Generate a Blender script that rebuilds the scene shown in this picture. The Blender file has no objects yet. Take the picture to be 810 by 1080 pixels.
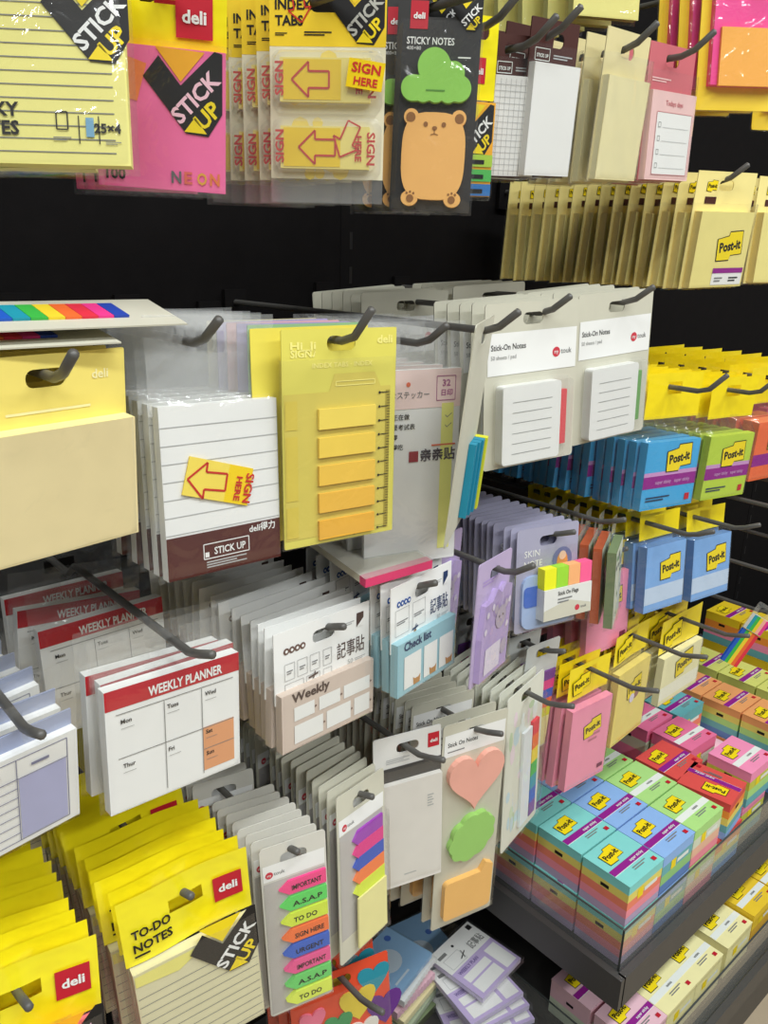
import bpy, math, random
from mathutils import Matrix, Vector
from mathutils.geometry import tessellate_polygon
random.seed(7)
ZC = 1.45                                   # camera height above the floor
SC = bpy.context.scene
COL = SC.collection
R = math.radians

# ------------------------------------------------------------------ materials
def lin(c):
    c /= 255.0
    return c / 12.92 if c <= 0.04045 else ((c + 0.055) / 1.055) ** 2.4
_M = {}
def M(name, rgb=None, rough=0.55, spec=0.4, coat=0.0, metal=0.0, var=0.05, bump=0.0):
    if name in _M: return _M[name]
    m = bpy.data.materials.new(name); m.use_nodes = True
    nt = m.node_tree; b = nt.nodes['Principled BSDF']
    col = tuple(lin(x) for x in rgb)
    tc = nt.nodes.new('ShaderNodeTexCoord'); nz = nt.nodes.new('ShaderNodeTexNoise')
    nz.inputs['Scale'].default_value = 60; nz.inputs['Detail'].default_value = 3
    nt.links.new(tc.outputs['Object'], nz.inputs['Vector'])
    mx = nt.nodes.new('ShaderNodeMix'); mx.data_type = 'RGBA'
    mx.inputs['A'].default_value = (*[x * (1 - var) for x in col], 1)
    mx.inputs['B'].default_value = (*[min(1, x * (1 + var)) for x in col], 1)
    nt.links.new(nz.outputs['Fac'], mx.inputs['Factor']); nt.links.new(mx.outputs['Result'], b.inputs['Base Color'])
    b.inputs['Roughness'].default_value = rough; b.inputs['Specular IOR Level'].default_value = spec
    b.inputs['Coat Weight'].default_value = coat; b.inputs['Coat Roughness'].default_value = 0.12
    b.inputs['Metallic'].default_value = metal
    if bump:
        n2 = nt.nodes.new('ShaderNodeTexNoise'); n2.inputs['Scale'].default_value = 45
        nt.links.new(tc.outputs['Object'], n2.inputs['Vector'])
        bp = nt.nodes.new('ShaderNodeBump'); bp.inputs['Strength'].default_value = bump; bp.inputs['Distance'].default_value = 0.004
        nt.links.new(n2.outputs['Fac'], bp.inputs['Height']); nt.links.new(bp.outputs['Normal'], b.inputs['Normal'])
    _M[name] = m; return m
def film(name, haze, tint=(0.99, 0.99, 0.985), rough=0.08, bump=0.4, scale=35, gloss=1.0, edge=.28):
    if name in _M: return _M[name]
    m = bpy.data.materials.new(name); m.use_nodes = True
    nt = m.node_tree; nt.nodes.clear(); N = nt.nodes.new; L = nt.links.new
    out = N('ShaderNodeOutputMaterial'); tr = N('ShaderNodeBsdfTransparent'); gl = N('ShaderNodeBsdfGlossy'); df = N('ShaderNodeBsdfDiffuse')
    tr.inputs['Color'].default_value = (*tint, 1); gl.inputs['Roughness'].default_value = rough; gl.inputs['Color'].default_value = (gloss, gloss, gloss, 1)
    df.inputs['Color'].default_value = (0.75, 0.76, 0.74, 1)
    lw = N('ShaderNodeLayerWeight'); lw.inputs['Blend'].default_value = .5; fr = N('ShaderNodeMapRange'); fr.inputs['From Min'].default_value = .45; fr.inputs['To Min'].default_value = .05; fr.inputs['To Max'].default_value = edge; L(lw.outputs['Facing'], fr.inputs['Value'])
    tc = N('ShaderNodeTexCoord'); nz = N('ShaderNodeTexNoise'); nz.inputs['Scale'].default_value = scale; nz.inputs['Detail'].default_value = 2; nz.inputs['Distortion'].default_value = 1.5
    L(tc.outputs['Object'], nz.inputs['Vector'])
    bp = N('ShaderNodeBump'); bp.inputs['Strength'].default_value = bump; bp.inputs['Distance'].default_value = 0.004
    L(nz.outputs['Fac'], bp.inputs['Height'])
    for n in (gl, df): L(bp.outputs['Normal'], n.inputs['Normal'])
    m1 = N('ShaderNodeMixShader'); m1.inputs[0].default_value = haze; L(tr.outputs[0], m1.inputs[1]); L(df.outputs[0], m1.inputs[2])
    m2 = N('ShaderNodeMixShader'); L(fr.outputs[0], m2.inputs[0]); L(m1.outputs[0], m2.inputs[1]); L(gl.outputs[0], m2.inputs[2])
    L(m2.outputs[0], out.inputs['Surface']); _M[name] = m; return m
FILM = film('clear_film', 0.015)
HAZE2 = film('planner_film', 0.07, bump=.9, scale=25, rough=0.15, edge=.25)
HAZE = film('creased_film', 0.22, bump=1.0, scale=30, rough=0.15, edge=.3)
BLIS = film('blister_plastic', 0.10, bump=0.05, rough=0.08, edge=.45)
ACRY = film('acrylic', 0.06, tint=(0.97, 0.985, 0.98), bump=0.0, rough=0.03, edge=.45)
BLACK = M('black_print', (22, 20, 20)); WHITE = M('white_paper', (240, 240, 236), var=.02); GREY = M('grey_print', (130, 130, 128)); LGREY = M('pale_grey_print', (185, 186, 184))
RED = M('red_print', (196, 28, 48)); PURP = M('purple_band', (148, 30, 140)); LOGO = M('logo_yellow', (250, 222, 20)); DBROWN = M('brown_board', (74, 38, 32))
YEL = M('yellow_tab_film', (255, 236, 28), rough=.28, coat=.5, bump=.5); YELP = M('yellow_pad', (242, 234, 140)); CARDG = M('grey_green_card', (206, 203, 184)); STEEL = M('dark_hook_steel', (92, 90, 86), rough=.42, metal=.0, spec=.5)
PYEL = M('sticky_yellow_tab', (252, 224, 28), rough=.3, coat=.4, bump=.3)
CANARY = M('canary_paper', (250, 240, 172)); WASH = M('pale_wash', (236, 240, 232))

# ------------------------------------------------------------------ mesh builder (x right, z up, front towards -y)
_T = {}
def text_geo(s, bold):
    k = (s, bold)
    if k not in _T:
        cu = bpy.data.curves.new('t', 'FONT'); cu.body = s; cu.size = 1; cu.resolution_u = 2; cu.offset = bold
        o = bpy.data.objects.new('t', cu); me = bpy.data.meshes.new_from_object(o)
        _T[k] = ([(v.co.x, v.co.y) for v in me.vertices], [tuple(p.vertices) for p in me.polygons])
        bpy.data.objects.remove(o); bpy.data.curves.remove(cu); bpy.data.meshes.remove(me)
    return _T[k]
def rr(x0, z0, x1, z1, r, n=4):
    p = []
    for cx, cz, a in ((x0 + r, z0 + r, 180), (x1 - r, z0 + r, 270), (x1 - r, z1 - r, 0), (x0 + r, z1 - r, 90)):
        for i in range(n + 1):
            t = R(a + 90 * i / n); p.append((cx + r * math.cos(t), cz + r * math.sin(t)))
    return p
def circ(x, z, r, n=16, ry=None): return [(x + r * math.cos(2 * math.pi * i / n), z + (ry or r) * math.sin(2 * math.pi * i / n)) for i in range(n)]
def area(p): return sum(a[0] * b[1] - b[0] * a[1] for a, b in zip(p, p[1:] + p[:1]))
class MB:
    def __init__(s): s.v = []; s.f = []; s.m = []; s.mats = []; s.fn = None; s.xf = None; s.smooth = False
    def mi(s, m):
        if m not in s.mats: s.mats.append(m)
        return s.mats.index(m)
    def add(s, vs, fs, m):
        b = len(s.v); k = s.mi(m)
        for x, y, z in vs:
            if s.xf: x, z = s.xf(x, z)
            if s.fn: y += s.fn(x, z)
            s.v.append((x, y, z))
        for f in fs: s.f.append(tuple(b + i for i in f)); s.m.append(k)
    def poly(s, p, y, m):
        p = list(p)
        if area(p) < 0: p.reverse()
        s.add([(x, y, z) for x, z in p], [tuple(range(len(p)))], m)
    def rect(s, x0, z0, x1, z1, y, m): s.poly([(x0, z0), (x1, z0), (x1, z1), (x0, z1)], y, m)
    def line(s, x0, z0, x1, z1, w, y, m):
        d = math.hypot(x1 - x0, z1 - z0) or 1; nx, nz = -(z1 - z0) / d * w / 2, (x1 - x0) / d * w / 2
        s.poly([(x0 - nx, z0 - nz), (x1 - nx, z1 - nz), (x1 + nx, z1 + nz), (x0 + nx, z0 + nz)], y, m)
    def frame(s, x0, z0, x1, z1, w, y, m):
        for a in ((x0, z0, x1, z0), (x0, z1, x1, z1), (x0, z0, x0, z1), (x1, z0, x1, z1)): s.line(*a, w, y, m)
    def prism(s, p, yf, yb, m, side=None):
        p = list(p)
        if area(p) < 0: p.reverse()
        n = len(p); vs = [(x, yf, z) for x, z in p] + [(x, yb, z) for x, z in p]
        s.add(vs, [tuple(range(n)), tuple(range(2 * n - 1, n - 1, -1))], m)
        s.add(vs, [(i, n + i, n + (i + 1) % n, (i + 1) % n) for i in range(n)], side or m)
    def box(s, x0, x1, y0, y1, z0, z1, m): s.prism([(x0, z0), (x1, z0), (x1, z1), (x0, z1)], y0, y1, m)
    def plate(s, p, h, yf, yb, m):
        p, h = list(p), list(h)
        if area(p) < 0: p.reverse()
        if area(h) < 0: h.reverse()
        t = tessellate_polygon([[Vector((x, z, 0)) for x, z in p], [Vector((x, z, 0)) for x, z in h]])
        a = p + h; n = len(a); vs = [(x, yf, z) for x, z in a] + [(x, yb, z) for x, z in a]; fs = []
        for i, j, k in t:
            if (a[j][0] - a[i][0]) * (a[k][1] - a[i][1]) - (a[k][0] - a[i][0]) * (a[j][1] - a[i][1]) < 0: j, k = k, j
            fs += [(i, j, k), (n + k, n + j, n + i)]
        q = len(p); w = len(h)
        fs += [(i, n + i, n + (i + 1) % q, (i + 1) % q) for i in range(q)]
        fs += [(q + (i + 1) % w, n + q + (i + 1) % w, n + q + i, q + i) for i in range(w)]
        s.add(vs, fs, m)
    def sheet(s, x0, x1, z0, z1, m, yfn, nx=16, nz=12, hole=None):
        vs = []; fs = []
        for j in range(nz + 1):
            for i in range(nx + 1):
                x = x0 + (x1 - x0) * i / nx; z = z0 + (z1 - z0) * j / nz; vs.append((x, yfn(x, z, i / nx, j / nz), z))
        for j in range(nz):
            for i in range(nx):
                xc = x0 + (x1 - x0) * (i + .5) / nx; zc = z0 + (z1 - z0) * (j + .5) / nz
                if hole and hole[0] < xc < hole[1] and hole[2] < zc < hole[3]: continue
                a = j * (nx + 1) + i; fs.append((a, a + 1, a + nx + 2, a + nx + 1))
        s.add(vs, fs, m)
    def text(s, t, x, z, size, y, m, bold=0.0, width=None, rot=0.0, align='l'):
        vs, fs = text_geo(t, bold)
        if not vs: return
        a = min(v[0] for v in vs); b = max(v[0] for v in vs); k = size / 0.73; kx = (width / (b - a)) if width else k
        off = {'l': 0, 'c': -(b - a) * kx / 2, 'r': -(b - a) * kx}[align]; c, n = math.cos(R(rot)), math.sin(R(rot)); o = []
        for vx, vz in vs:
            px, pz = (vx - a) * kx + off, vz * k; o.append((x + px * c - pz * n, y, z + px * n + pz * c))
        s.add(o, fs, m)
    def build(s, name, parent=None):
        me = bpy.data.meshes.new(name); me.from_pydata(s.v, [], s.f)
        for m in s.mats: me.materials.append(m)
        me.polygons.foreach_set('material_index', s.m)
        if s.smooth: me.polygons.foreach_set('use_smooth', [True] * len(s.f))
        me.update(); o = bpy.data.objects.new(name, me); COL.objects.link(o); o.parent = parent; return o

def tag(o, label, cat=None, group=None, kind=None):
    if label: o['label'] = label
    if cat: o['category'] = cat
    if group: o['group'] = group
    if kind: o['kind'] = kind
    return o
def empty(name): o = bpy.data.objects.new(name, None); o.empty_display_size = .02; COL.objects.link(o); return o
def rotm(yaw, tilt, roll): return Matrix.Rotation(R(yaw), 3, 'Z') @ Matrix.Rotation(R(tilt), 3, 'X') @ Matrix.Rotation(R(roll), 3, 'Y')
def put(o, loc, yaw=0, tilt=0, roll=0):
    o.location = loc; o.rotation_euler = rotm(yaw, tilt, roll).to_euler()
def hang(o, top, t, yaw=0, tilt=0, roll=0):
    """Hang a pack so that the middle of its face's top edge is at TOP; the hole is T below that edge."""
    m = rotm(yaw, tilt, roll); p = Vector(top) + Vector((0, 0, ZC)) - m @ Vector((0, 0, t))
    put(o, p, yaw, tilt, roll); o['_f'] = [yaw, tilt, roll]; return p
def dup(root):
    c = root.copy(); COL.objects.link(c)
    for ch in list(root.children):
        d = ch.copy(); COL.objects.link(d); d.parent = c; d.matrix_parent_inverse = ch.matrix_parent_inverse.copy()
        for g in list(ch.children): e = g.copy(); COL.objects.link(e); e.parent = d
    return c
ORD = 'second third fourth fifth sixth seventh eighth ninth tenth eleventh twelfth thirteenth fourteenth fifteenth sixteenth seventeenth eighteenth'.split()
def stack(root, n, dy, back, group, yaw_to=None, jit=1.0):
    """N-1 packs behind ROOT along its hook; BACK is their label with {o} for the ordinal."""
    offs = list(dy) if hasattr(dy, '__len__') else [dy * i for i in range(n)]; n = len(offs); tj = .8 if min(b - a for a, b in zip(offs, offs[1:])) > .0165 else .1
    root['group'] = group; yaw, tilt, roll = root['_f']; out = [root]
    for i in range(1, n):
        c = dup(root); yy = yaw if yaw_to is None else yaw + (yaw_to - yaw) * i / max(1, n - 1)
        put(c, root.location + Vector((random.uniform(-.0015, .0015) * jit, offs[i], random.uniform(-.0004, .0004))), yy, tilt + random.uniform(-tj, tj) * jit, roll + random.uniform(-1.6, 1.6) * jit)
        c['label'] = back.format(o=ORD[i - 1]); out.append(c)
    return out
def done():
    for o in SC.objects:
        if '_f' in o: del o['_f']
HH = .0095                                                     # height of the hang hole
def slot(w=.021, x=0): return rr(x - w / 2, -HH / 2, x + w / 2, HH / 2, HH / 2 - .0006, 4)
_hk = [0]
HOOKR = .0027
def hook(x, z, yf, label, yb=.712, bend=.55, kink=False):
    """A steel display hook whose rod passes through holes centred at height Z; its tip turns up past YF."""
    yf += .018; z0 = HH / 2 - HOOKR - .0004; k = .018
    pts = [(0, yb, z0), (0, yf, z0), (0, yf - .012, z0 + .0035), (0, yf - k - .010, z0 + .007 + bend * .014)]
    if kink: pts[1:1] = [(0, .585, z0 - .011), (0, .572, z0 - .001), (0, .555, z0)]; pts[0] = (0, yb, z0 - .008)
    b = MB(); b.smooth = True; n = 10; P = [Vector(p) for p in pts]; rings = []
    for i, p in enumerate(P):
        d = ((P[min(i + 1, len(P) - 1)] - P[max(i - 1, 0)])).normalized(); u = Vector((1, 0, 0)); w = d.cross(u)
        rings.append([p + HOOKR * (math.cos(2 * math.pi * j / n) * u + math.sin(2 * math.pi * j / n) * w) for j in range(n)])
    vs = [tuple(v) for r_ in rings for v in r_]; fs = [(i * n + j, i * n + (j + 1) % n, (i + 1) * n + (j + 1) % n, (i + 1) * n + j) for i in range(len(P) - 1) for j in range(n)]
    vs.append(tuple(P[-1] + (P[-1] - P[-2]).normalized() * .0014)); e = len(vs) - 1; s0 = (len(P) - 1) * n; fs += [(s0 + j, s0 + (j + 1) % n, e) for j in range(n)]
    b.add(vs, fs, STEEL); r = empty('display_hook'); r.location = (x, 0, z + ZC); b.build('rod', r)
    q = MB(); q.box(-.012, .012, yb, yb + .0047, z0 - .02, z0 + .012, M('plate_black', (22, 20, 20), rough=.8, spec=.1)); q.build('mount_plate', r)
    return tag(r, label, 'hook', 'steel hooks on the back panel')

# ------------------------------------------------------------------ printed marks
def badge(b, x0, zt, s, y, tri, up, word=WHITE):
    """Black tick-shaped badge reading STICK UP."""
    P = lambda pts: [(x0 + px * s, zt - pz * s) for px, pz in pts]
    b.poly(P([(0, .35), (.2, .1), (.47, .42), (.9, 0), (1, .02), (1, .72), (.82, 1), (.53, .98)]), y, BLACK)
    b.poly(P([(.16, .0), (.78, .02), (.47, .38)]), y, tri)
    yy = y - .0003
    b.poly(P([(.51, .96), (.8, .97), (.65, .78)]), yy, up)
    b.text('STICK', x0 + .46 * s, zt - .88 * s, .2 * s, yy, word, .03, width=.76 * s, rot=46)
    b.text('UP', x0 + .76 * s, zt - .93 * s, .2 * s, yy, up, .03, width=.34 * s, rot=46)
def postit(b, x, z, w, y, ang=0):
    """Yellow angular note logo reading Post-it, centred on (x, z)."""
    c, n = math.cos(R(ang)), math.sin(R(ang)); T = lambda u, v: (x + (u * c - v * n) * w, z + (u * n + v * c) * w)
    o = [(-.5, .24), (-.06, .27), (-.02, .37), (.5, .33), (.48, -.28), (.05, -.26), (-.02, -.38), (-.52, -.33)]
    b.poly([T(u * 1.06, v * 1.08) for u, v in o], y, BLACK); b.poly([T(u, v) for u, v in o], y - .0002, LOGO)
    q = T(-.43, -.12); b.text('Post-it', q[0], q[1], .26 * w, y - .0004, BLACK, .035, width=.86 * w, rot=ang)
def deli(b, x0, z0, x1, z1, y, m=RED):
    w = x1 - x0; b.sheet(x0, x1, z0, z1, m, lambda x, z, u, v: y, 6, 6)
    b.text('deli', (x0 + x1) / 2, z0 + (z1 - z0) * .36, .32 * w, y - .0005, WHITE, .03, width=.66 * w, align='c')
def arrow(b, x, z, s, y, rot, m):
    c, n = math.cos(R(rot)), math.sin(R(rot)); p = [(-.5, 0), (-.05, .42), (-.05, .2), (.5, .2), (.5, -.2), (-.05, -.2), (-.05, -.42)]
    q = [(x + (u * c - v * n) * s, z + (u * n + v * c) * s) for u, v in p]
    for a, d in zip(q, q[1:] + q[:1]): b.line(*a, *d, .05 * s, y, m)
def rules(b, x0, x1, z0, z1, n, w, y, m):
    for i in range(n): z = z0 + (z1 - z0) * i / max(1, n - 1); b.line(x0, z, x1, z, w, y, m)
def fine(b, x, z, w, n, h, y, m, step=None):
    """Lines of print too small to read."""
    for i in range(n): b.rect(x, z - i * (step or h * 2), x + w * (1 - .25 * (i % 2)), z - i * (step or h * 2) + h, y, m)
def wav(amp, a=70, c=45, ph=0): return lambda x, z: amp * (math.sin(a * x + ph) * .6 + math.sin(c * z + 1.3 * ph + 40 * x) * .4)

# ------------------------------------------------------------------ pack parts
def tab(W, z0, z1, m, wob=0.0, ph=0.0, thick=.0008, hole=True, x0=None):
    """Hang tab with its hole, from height z0 to z1."""
    b = MB(); a = -W / 2 if x0 is None else x0
    if wob:
        f = wav(wob, ph=ph); b.smooth = True
        nx = max(8, int(W / .0045)); nz = max(6, int((z1 - z0) / .0031))
        g = lambda x, z, u, v: f(x, z) * min(1, (abs(x) + abs(z)) / .02)
        b.sheet(a, a + W, z0, z1, m, g, nx, nz, (-.0105, .0105, -.0052, .0052)); b.fn = None; b.g = lambda x, z: f(x, z) * min(1, (abs(x) + abs(z)) / .02)
    else:
        b.plate([(a, z0), (a + W, z0), (a + W, z1), (a, z1)], slot(), -thick, 0, m); b.g = lambda x, z: 0
    return b
def card(W, z0, z1, m, r=.003, thick=.0009, w=.021): b = MB(); b.plate(rr(-W / 2, z0, W / 2, z1, r), slot(w), -thick, 0, m); return b
def sleeve(W, z0, z1, depth, m=None, over=.003, ph=0.0, ztab=None, amp=.0006):
    """Clear bag: a front sheet puffed over the pad and a back sheet."""
    b = MB(); b.smooth = True; m = m or FILM; w = W + 2 * over; zb = z0 - over
    def front(x, z, u, v):
        e = min(1, min(u, 1 - u) / .05, v / .04); top = 1 if ztab is None else max(.12, min(1, (ztab - z) / .012 + 1))
        return -(.0004 + (depth + .0007) * max(e, 0) ** .6 * top) - abs(amp * math.sin(90 * x + 50 * z + ph) * e)
    b.sheet(-w / 2, w / 2, zb, z1, m, front, 20, 18)
    b.sheet(-w / 2, w / 2, zb, z1, m, lambda x, z, u, v: .0009, 2, 2)
    return b
def pad(W, z0, z1, d, m, side=None, x0=None, y0=0): b = MB(); a = -W / 2 if x0 is None else x0; b.box(a, a + W, y0 - d, y0, z0, z1, side or m); b.rect(a, z0, a + W, z1, y0 - d - .0002, m); b.y = y0 - d - .0005; return b
class K:
    """A pack: an Empty at its hang hole with its parts below."""
    def __init__(s, name, W, H, t): s.r = empty(name); s.W, s.H, s.t = W, H, t
    def X(s, u): return (u - .5) * s.W
    def Z(s, v): return s.t - v * s.H
    def put(s, b, name, label=None):
        o = b.build(name, s.r)
        if label: o['label'] = label
        return o
PADCOL = {}
def note_pack(name, W, H, t, hf, pf, pcol, tabm, side=None, d=.008, logo=.5, logo_uv=(.55, .28), bands=(), wob=.0012, ph=0, deep=0, tablogo=False, ang=6, extra=None):
    """Bagged pad of sticky notes below a yellow hang tab. HF, PF: how far down the tab ends and the pad begins."""
    k = K(name, W, H, t)
    b = tab(W, k.Z(hf), k.Z(0), tabm, wob, ph)
    if tablogo: b.fn = b.g; postit(b, k.X(.3), k.Z(hf * .55), W * .4, -.0012, ang); b.fn = None
    k.put(b, 'hang_tab')
    zt = k.Z(pf); zb = k.Z(1); ph_ = zt - zb; w = W * .97
    p = pad(w, zb, zt, d, pcol, side)
    for v0, v1, m in bands: p.rect(-w / 2, zt - v1 * ph_, w / 2, zt - v0 * ph_, p.y + .0001, m)
    if logo: postit(p, (logo_uv[0] - .5) * w, zt - logo_uv[1] * ph_, w * logo, p.y - .0002, ang)
    if extra: extra(p, w, zt, ph_)
    k.put(p, 'note_pad')
    k.put(sleeve(W, zb, k.Z(hf) + .003, d, ph=ph, ztab=zt), 'sleeve')
    return k

# ================================================================== TOP ROW
def lined_yellow():
    k = K('sticky_note_pack', .089, .076, -.022); k.put(tab(.092, .024 - .04, .017, YEL, .0008), 'hang_tab')
    b = pad(.089, k.Z(1), k.Z(0), .006, YELP); y = b.y
    rules(b, -.044, k.X(.93), k.Z(.02), k.Z(.93), 13, .0005, y, GREY)
    badge(b, k.X(.60), k.Z(-.08), .038, y - .0003, LOGO, LOGO)
    b.text('STICKY', k.X(.46), k.Z(.73), .006, y - .0004, BLACK, .03, align='r'); b.text('NOTES', k.X(.455), k.Z(.835), .006, y - .0004, BLACK, .03, align='r')
    b.frame(k.X(.64), k.Z(.8), k.X(.695), k.Z(.7), .0006, y - .0004, BLACK); b.text('25×4', k.X(.96), k.Z(.815), .0042, y - .0004, BLACK, .03, align='r')
    for u in (.75, .85): b.line(k.X(u), k.Z(.72), k.X(u), k.Z(.88), .0005, y - .0004, BLACK)
    b.rect(k.X(.785), k.Z(.84), k.X(.825), k.Z(.73), y - .0004, M('blue_icon', (120, 170, 200)))
    fine(b, k.X(.62), k.Z(.85), .008, 2, .0005, y - .0004, GREY); fine(b, k.X(.88), k.Z(.87), .007, 2, .0004, y - .0004, GREY)
    k.put(b, 'note_pad'); k.put(sleeve(.089, k.Z(1), -.016, .006, ph=1), 'sleeve'); return k
k = lined_yellow(); hang(k.r, (.152, .425, .110), k.t, -34, -9, -1)
tag(k.r, 'yellow lined sticky note pad with black tick badge, top left', 'sticky notes')
stack(k.r, 3, .020, 'yellow lined sticky note pad, {o} from the front behind the lined pad with the badge', 'yellow lined sticky note packs', jit=2)

def neon_pink():
    NEON = M('neon_pink', (255, 118, 174)); k = K('sticky_note_pack', .066, .110, .018)
    b = tab(.067, k.Z(.38), k.Z(0), YEL, .0006); b.fn = b.g; deli(b, k.X(.62), k.Z(.335), k.X(.9), k.Z(.16), -.0013, RED); b.fn = None; k.put(b, 'hang_tab')
    b = pad(.066, k.Z(1), k.Z(.385), .006, NEON); y = b.y
    b.poly([(k.X(.03), k.Z(.40)), (k.X(.40), k.Z(.46)), (k.X(.32), k.Z(.62)), (k.X(.05), k.Z(.58))], y, M('neon_orange', (255, 140, 80)))
    badge(b, k.X(.37), k.Z(.385), .040, y - .0002, M('amber_print', (255, 180, 30)), LOGO, M('pink_word', (255, 205, 220)))
    for i, c in enumerate(((110, 110, 110), (225, 110, 90), (230, 170, 70), (235, 130, 70))):
        b.text('NEON'[i], k.X(.57 + i * .102), k.Z(.965), .006, y - .0003, M('neon_word%d' % i, c), .03, width=.0052 if i != 1 else .0042)
    b.text('100', k.X(.06), k.Z(.965), .0055, y - .0003, BLACK, .03)
    k.put(b, 'note_pad'); k.put(sleeve(.066, k.Z(1), k.Z(.36), .006, ph=2), 'sleeve'); return k
k = neon_pink(); hang(k.r, (.220, .425, .141), k.t, -33, 5, 2)
tag(k.r, 'neon pink sticky note pad under a yellow tab, beside the yellow lined pad', 'sticky notes')
stack(k.r, 3, .018, 'neon pink sticky note pad, {o} from the front in the neon stack', 'neon sticky note packs', jit=2)
hook(.152, .131, .385, 'dark hook carrying the yellow lined note pads, top left'); hook(.220, .122, .385, 'dark hook carrying the neon pink note pads')

YIDX = M('index_yellow', (252, 214, 40)); REDP = M('sign_red', (206, 44, 30)); YFLAG = M('flag_yellow', (254, 216, 20), coat=.3, rough=.3); YPALE = M('flag_pale_yellow', (250, 234, 130))
def sign_flag(b, x0, z0, w, h, y, vert=True):
    b.rect(x0, z0, x0 + w, z0 + h, y, YFLAG)
    if vert:
        b.text('SIGN', x0 + w * .44, z0 + h * .95, w * .36, y - .0003, REDP, .03, width=h * .8, rot=-90); b.text('HERE', x0 + w * .12, z0 + h * .9, w * .26, y - .0003, REDP, .03, width=h * .62, rot=-90)
    else:
        b.text('SIGN', x0 + w * .1, z0 + h * .55, h * .34, y - .0003, REDP, .03, width=w * .8); b.text('HERE', x0 + w * .2, z0 + h * .12, h * .28, y - .0003, REDP, .03, width=w * .66)
def index_tabs():
    k = K('index_tab_pack', .068, .108, .014); W = .068
    b = card(W, k.Z(.335), k.Z(0), YIDX, r=.001); y = -.0012; b.box(-W / 2, W / 2, -.0008, 0, k.Z(.995), k.Z(.3352), M('milky_plastic', (236, 230, 200), rough=.3)); [b.poly(circ(k.X(.12 + .8 * random.random()), k.Z(.38 + .6 * random.random()), random.uniform(.003, .007), 8), -.00085 - .00002 * i, M('milky_yellow', (246, 224, 110))) for i in range(14)]
    b.text('INDEX', k.X(.05), k.Z(.16), .0052, y, BLACK, .03); b.text('TABS', k.X(.05), k.Z(.235), .0052, y, BLACK, .03); fine(b, k.X(.05), k.Z(.275), .007, 2, .0005, y, BLACK); fine(b, k.X(.3), k.Z(.27), .016, 2, .0007, y, BLACK)
    arrow(b, k.X(.26), k.Z(.15), .016, y - .0003, 100, REDP); badge(b, k.X(.5), k.Z(.02), .033, y, YIDX, LOGO, M('badge_grey_word', (190, 190, 180)))
    k.put(b, 'hang_tab')
    b = MB(); b.box(-W / 2, W / 2, -.0007, -.0001, k.Z(1.12), k.Z(.9955), BLIS); k.put(b, 'clear_backing')
    for i, (v0, v1) in enumerate(((.345, .66), (.68, .995))):
        q = MB(); z0, z1 = k.Z(v1 - .05), k.Z(v0 + .05); x0, x1 = k.X(.1), k.X(.88)
        q.box(x0, x1, -.0055, -.001, z0, z1, YPALE); q.rect(x0 + .002, z0 + .001, x0 + .036, z1 - .001, -.0058, YFLAG)
        arrow(q, x0 + (.018 if i == 0 else .022), (z0 + z1) / 2, .022, -.0062, 0, REDP)
        q.text('SIGN', x0 + .002, z0 + .003, .005, -.0062, REDP, .03, width=.018, rot=90); q.text('SIGN', x0 + .052, z1 - .003, .0048, -.0062, REDP, .03, width=.018, rot=-90); q.text('HERE', x0 + .045, z1 - .005, .0038, -.0062, REDP, .03, width=.014, rot=-90)
        if i: arrow(q, x0 + .04, (z0 + z1) / 2 + .004, .02, -.0063, 65, REDP)
        k.put(q, 'tab_block')
        s = MB(); s.smooth = False; o = rr(k.X(.015), k.Z(v1), k.X(.985), k.Z(v0), .006, 4); n = rr(k.X(.06), k.Z(v1 - .03), k.X(.94), k.Z(v0 + .03), .006, 4)
        m = len(o); s.add([(x, -.0011, z) for x, z in o] + [(x, -.0082, z) for x, z in n], [(j, (j + 1) % m, m + (j + 1) % m, m + j) for j in range(m)] + [tuple(range(m, 2 * m))], BLIS); k.put(s, 'blister')
    return k
k = index_tabs(); hang(k.r, (.322, .420, .151), k.t, -46, 0, 0)
tag(k.r, 'front yellow index tab card with two clear blisters and red arrows', 'index tabs')
st = stack(k.r, 6, .0155, 'yellow index tab blister card, {o} in its row from the front', 'yellow index tab blister cards', yaw_to=-44)
f = MB(); sign_flag(f, .018, -.042, .021, .015, -.0095, False); f.box(.018, .039, -.0094, -.0090, -.042, -.027, YFLAG); o = f.build('page_flag', k.r); o.rotation_euler = (0, R(8), 0); o['label'] = 'loose yellow flag reading SIGN HERE'
hook(.318, .137, .375, 'dark hook carrying the yellow index tab cards')

GRN = M('note_green', (150, 214, 90)); ORG = M('note_orange', (252, 190, 108)); CHAR = M('charcoal_card', (52, 51, 50), rough=.35, coat=.3)
def lobes(cs, cx, cz, w, h, n=90):
    """Outline of a union of circles, scaled to w by h."""
    mx = sum(c[0] for c in cs) / len(cs); mz = sum(c[1] for c in cs) / len(cs); p = []
    for i in range(n):
        t = 2 * math.pi * i / n; dx, dz = math.cos(t), math.sin(t); best = .05
        for x, z, r in cs:
            a = (x - mx) * dx + (z - mz) * dz; q = r * r - ((x - mx) ** 2 + (z - mz) ** 2 - a * a)
            if q > 0: best = max(best, a + math.sqrt(q))
        p.append((best * dx, best * dz))
    x0 = min(a for a, _ in p); x1 = max(a for a, _ in p); z0 = min(c for _, c in p); z1 = max(c for _, c in p)
    return [(cx + ((a - x0) / (x1 - x0) - .5) * w, cz + ((c - z0) / (z1 - z0) - .5) * h) for a, c in p]
def cloud(cx, cz, w, h): return lobes([(-.37, -.16, .19), (-.2, -.2, .16), (0, -.2, .16), (.2, -.2, .16), (.37, -.15, .19), (.26, .06, .18), (-.05, .16, .26), (0, 0, .25)], cx, cz, w, h)
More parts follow.
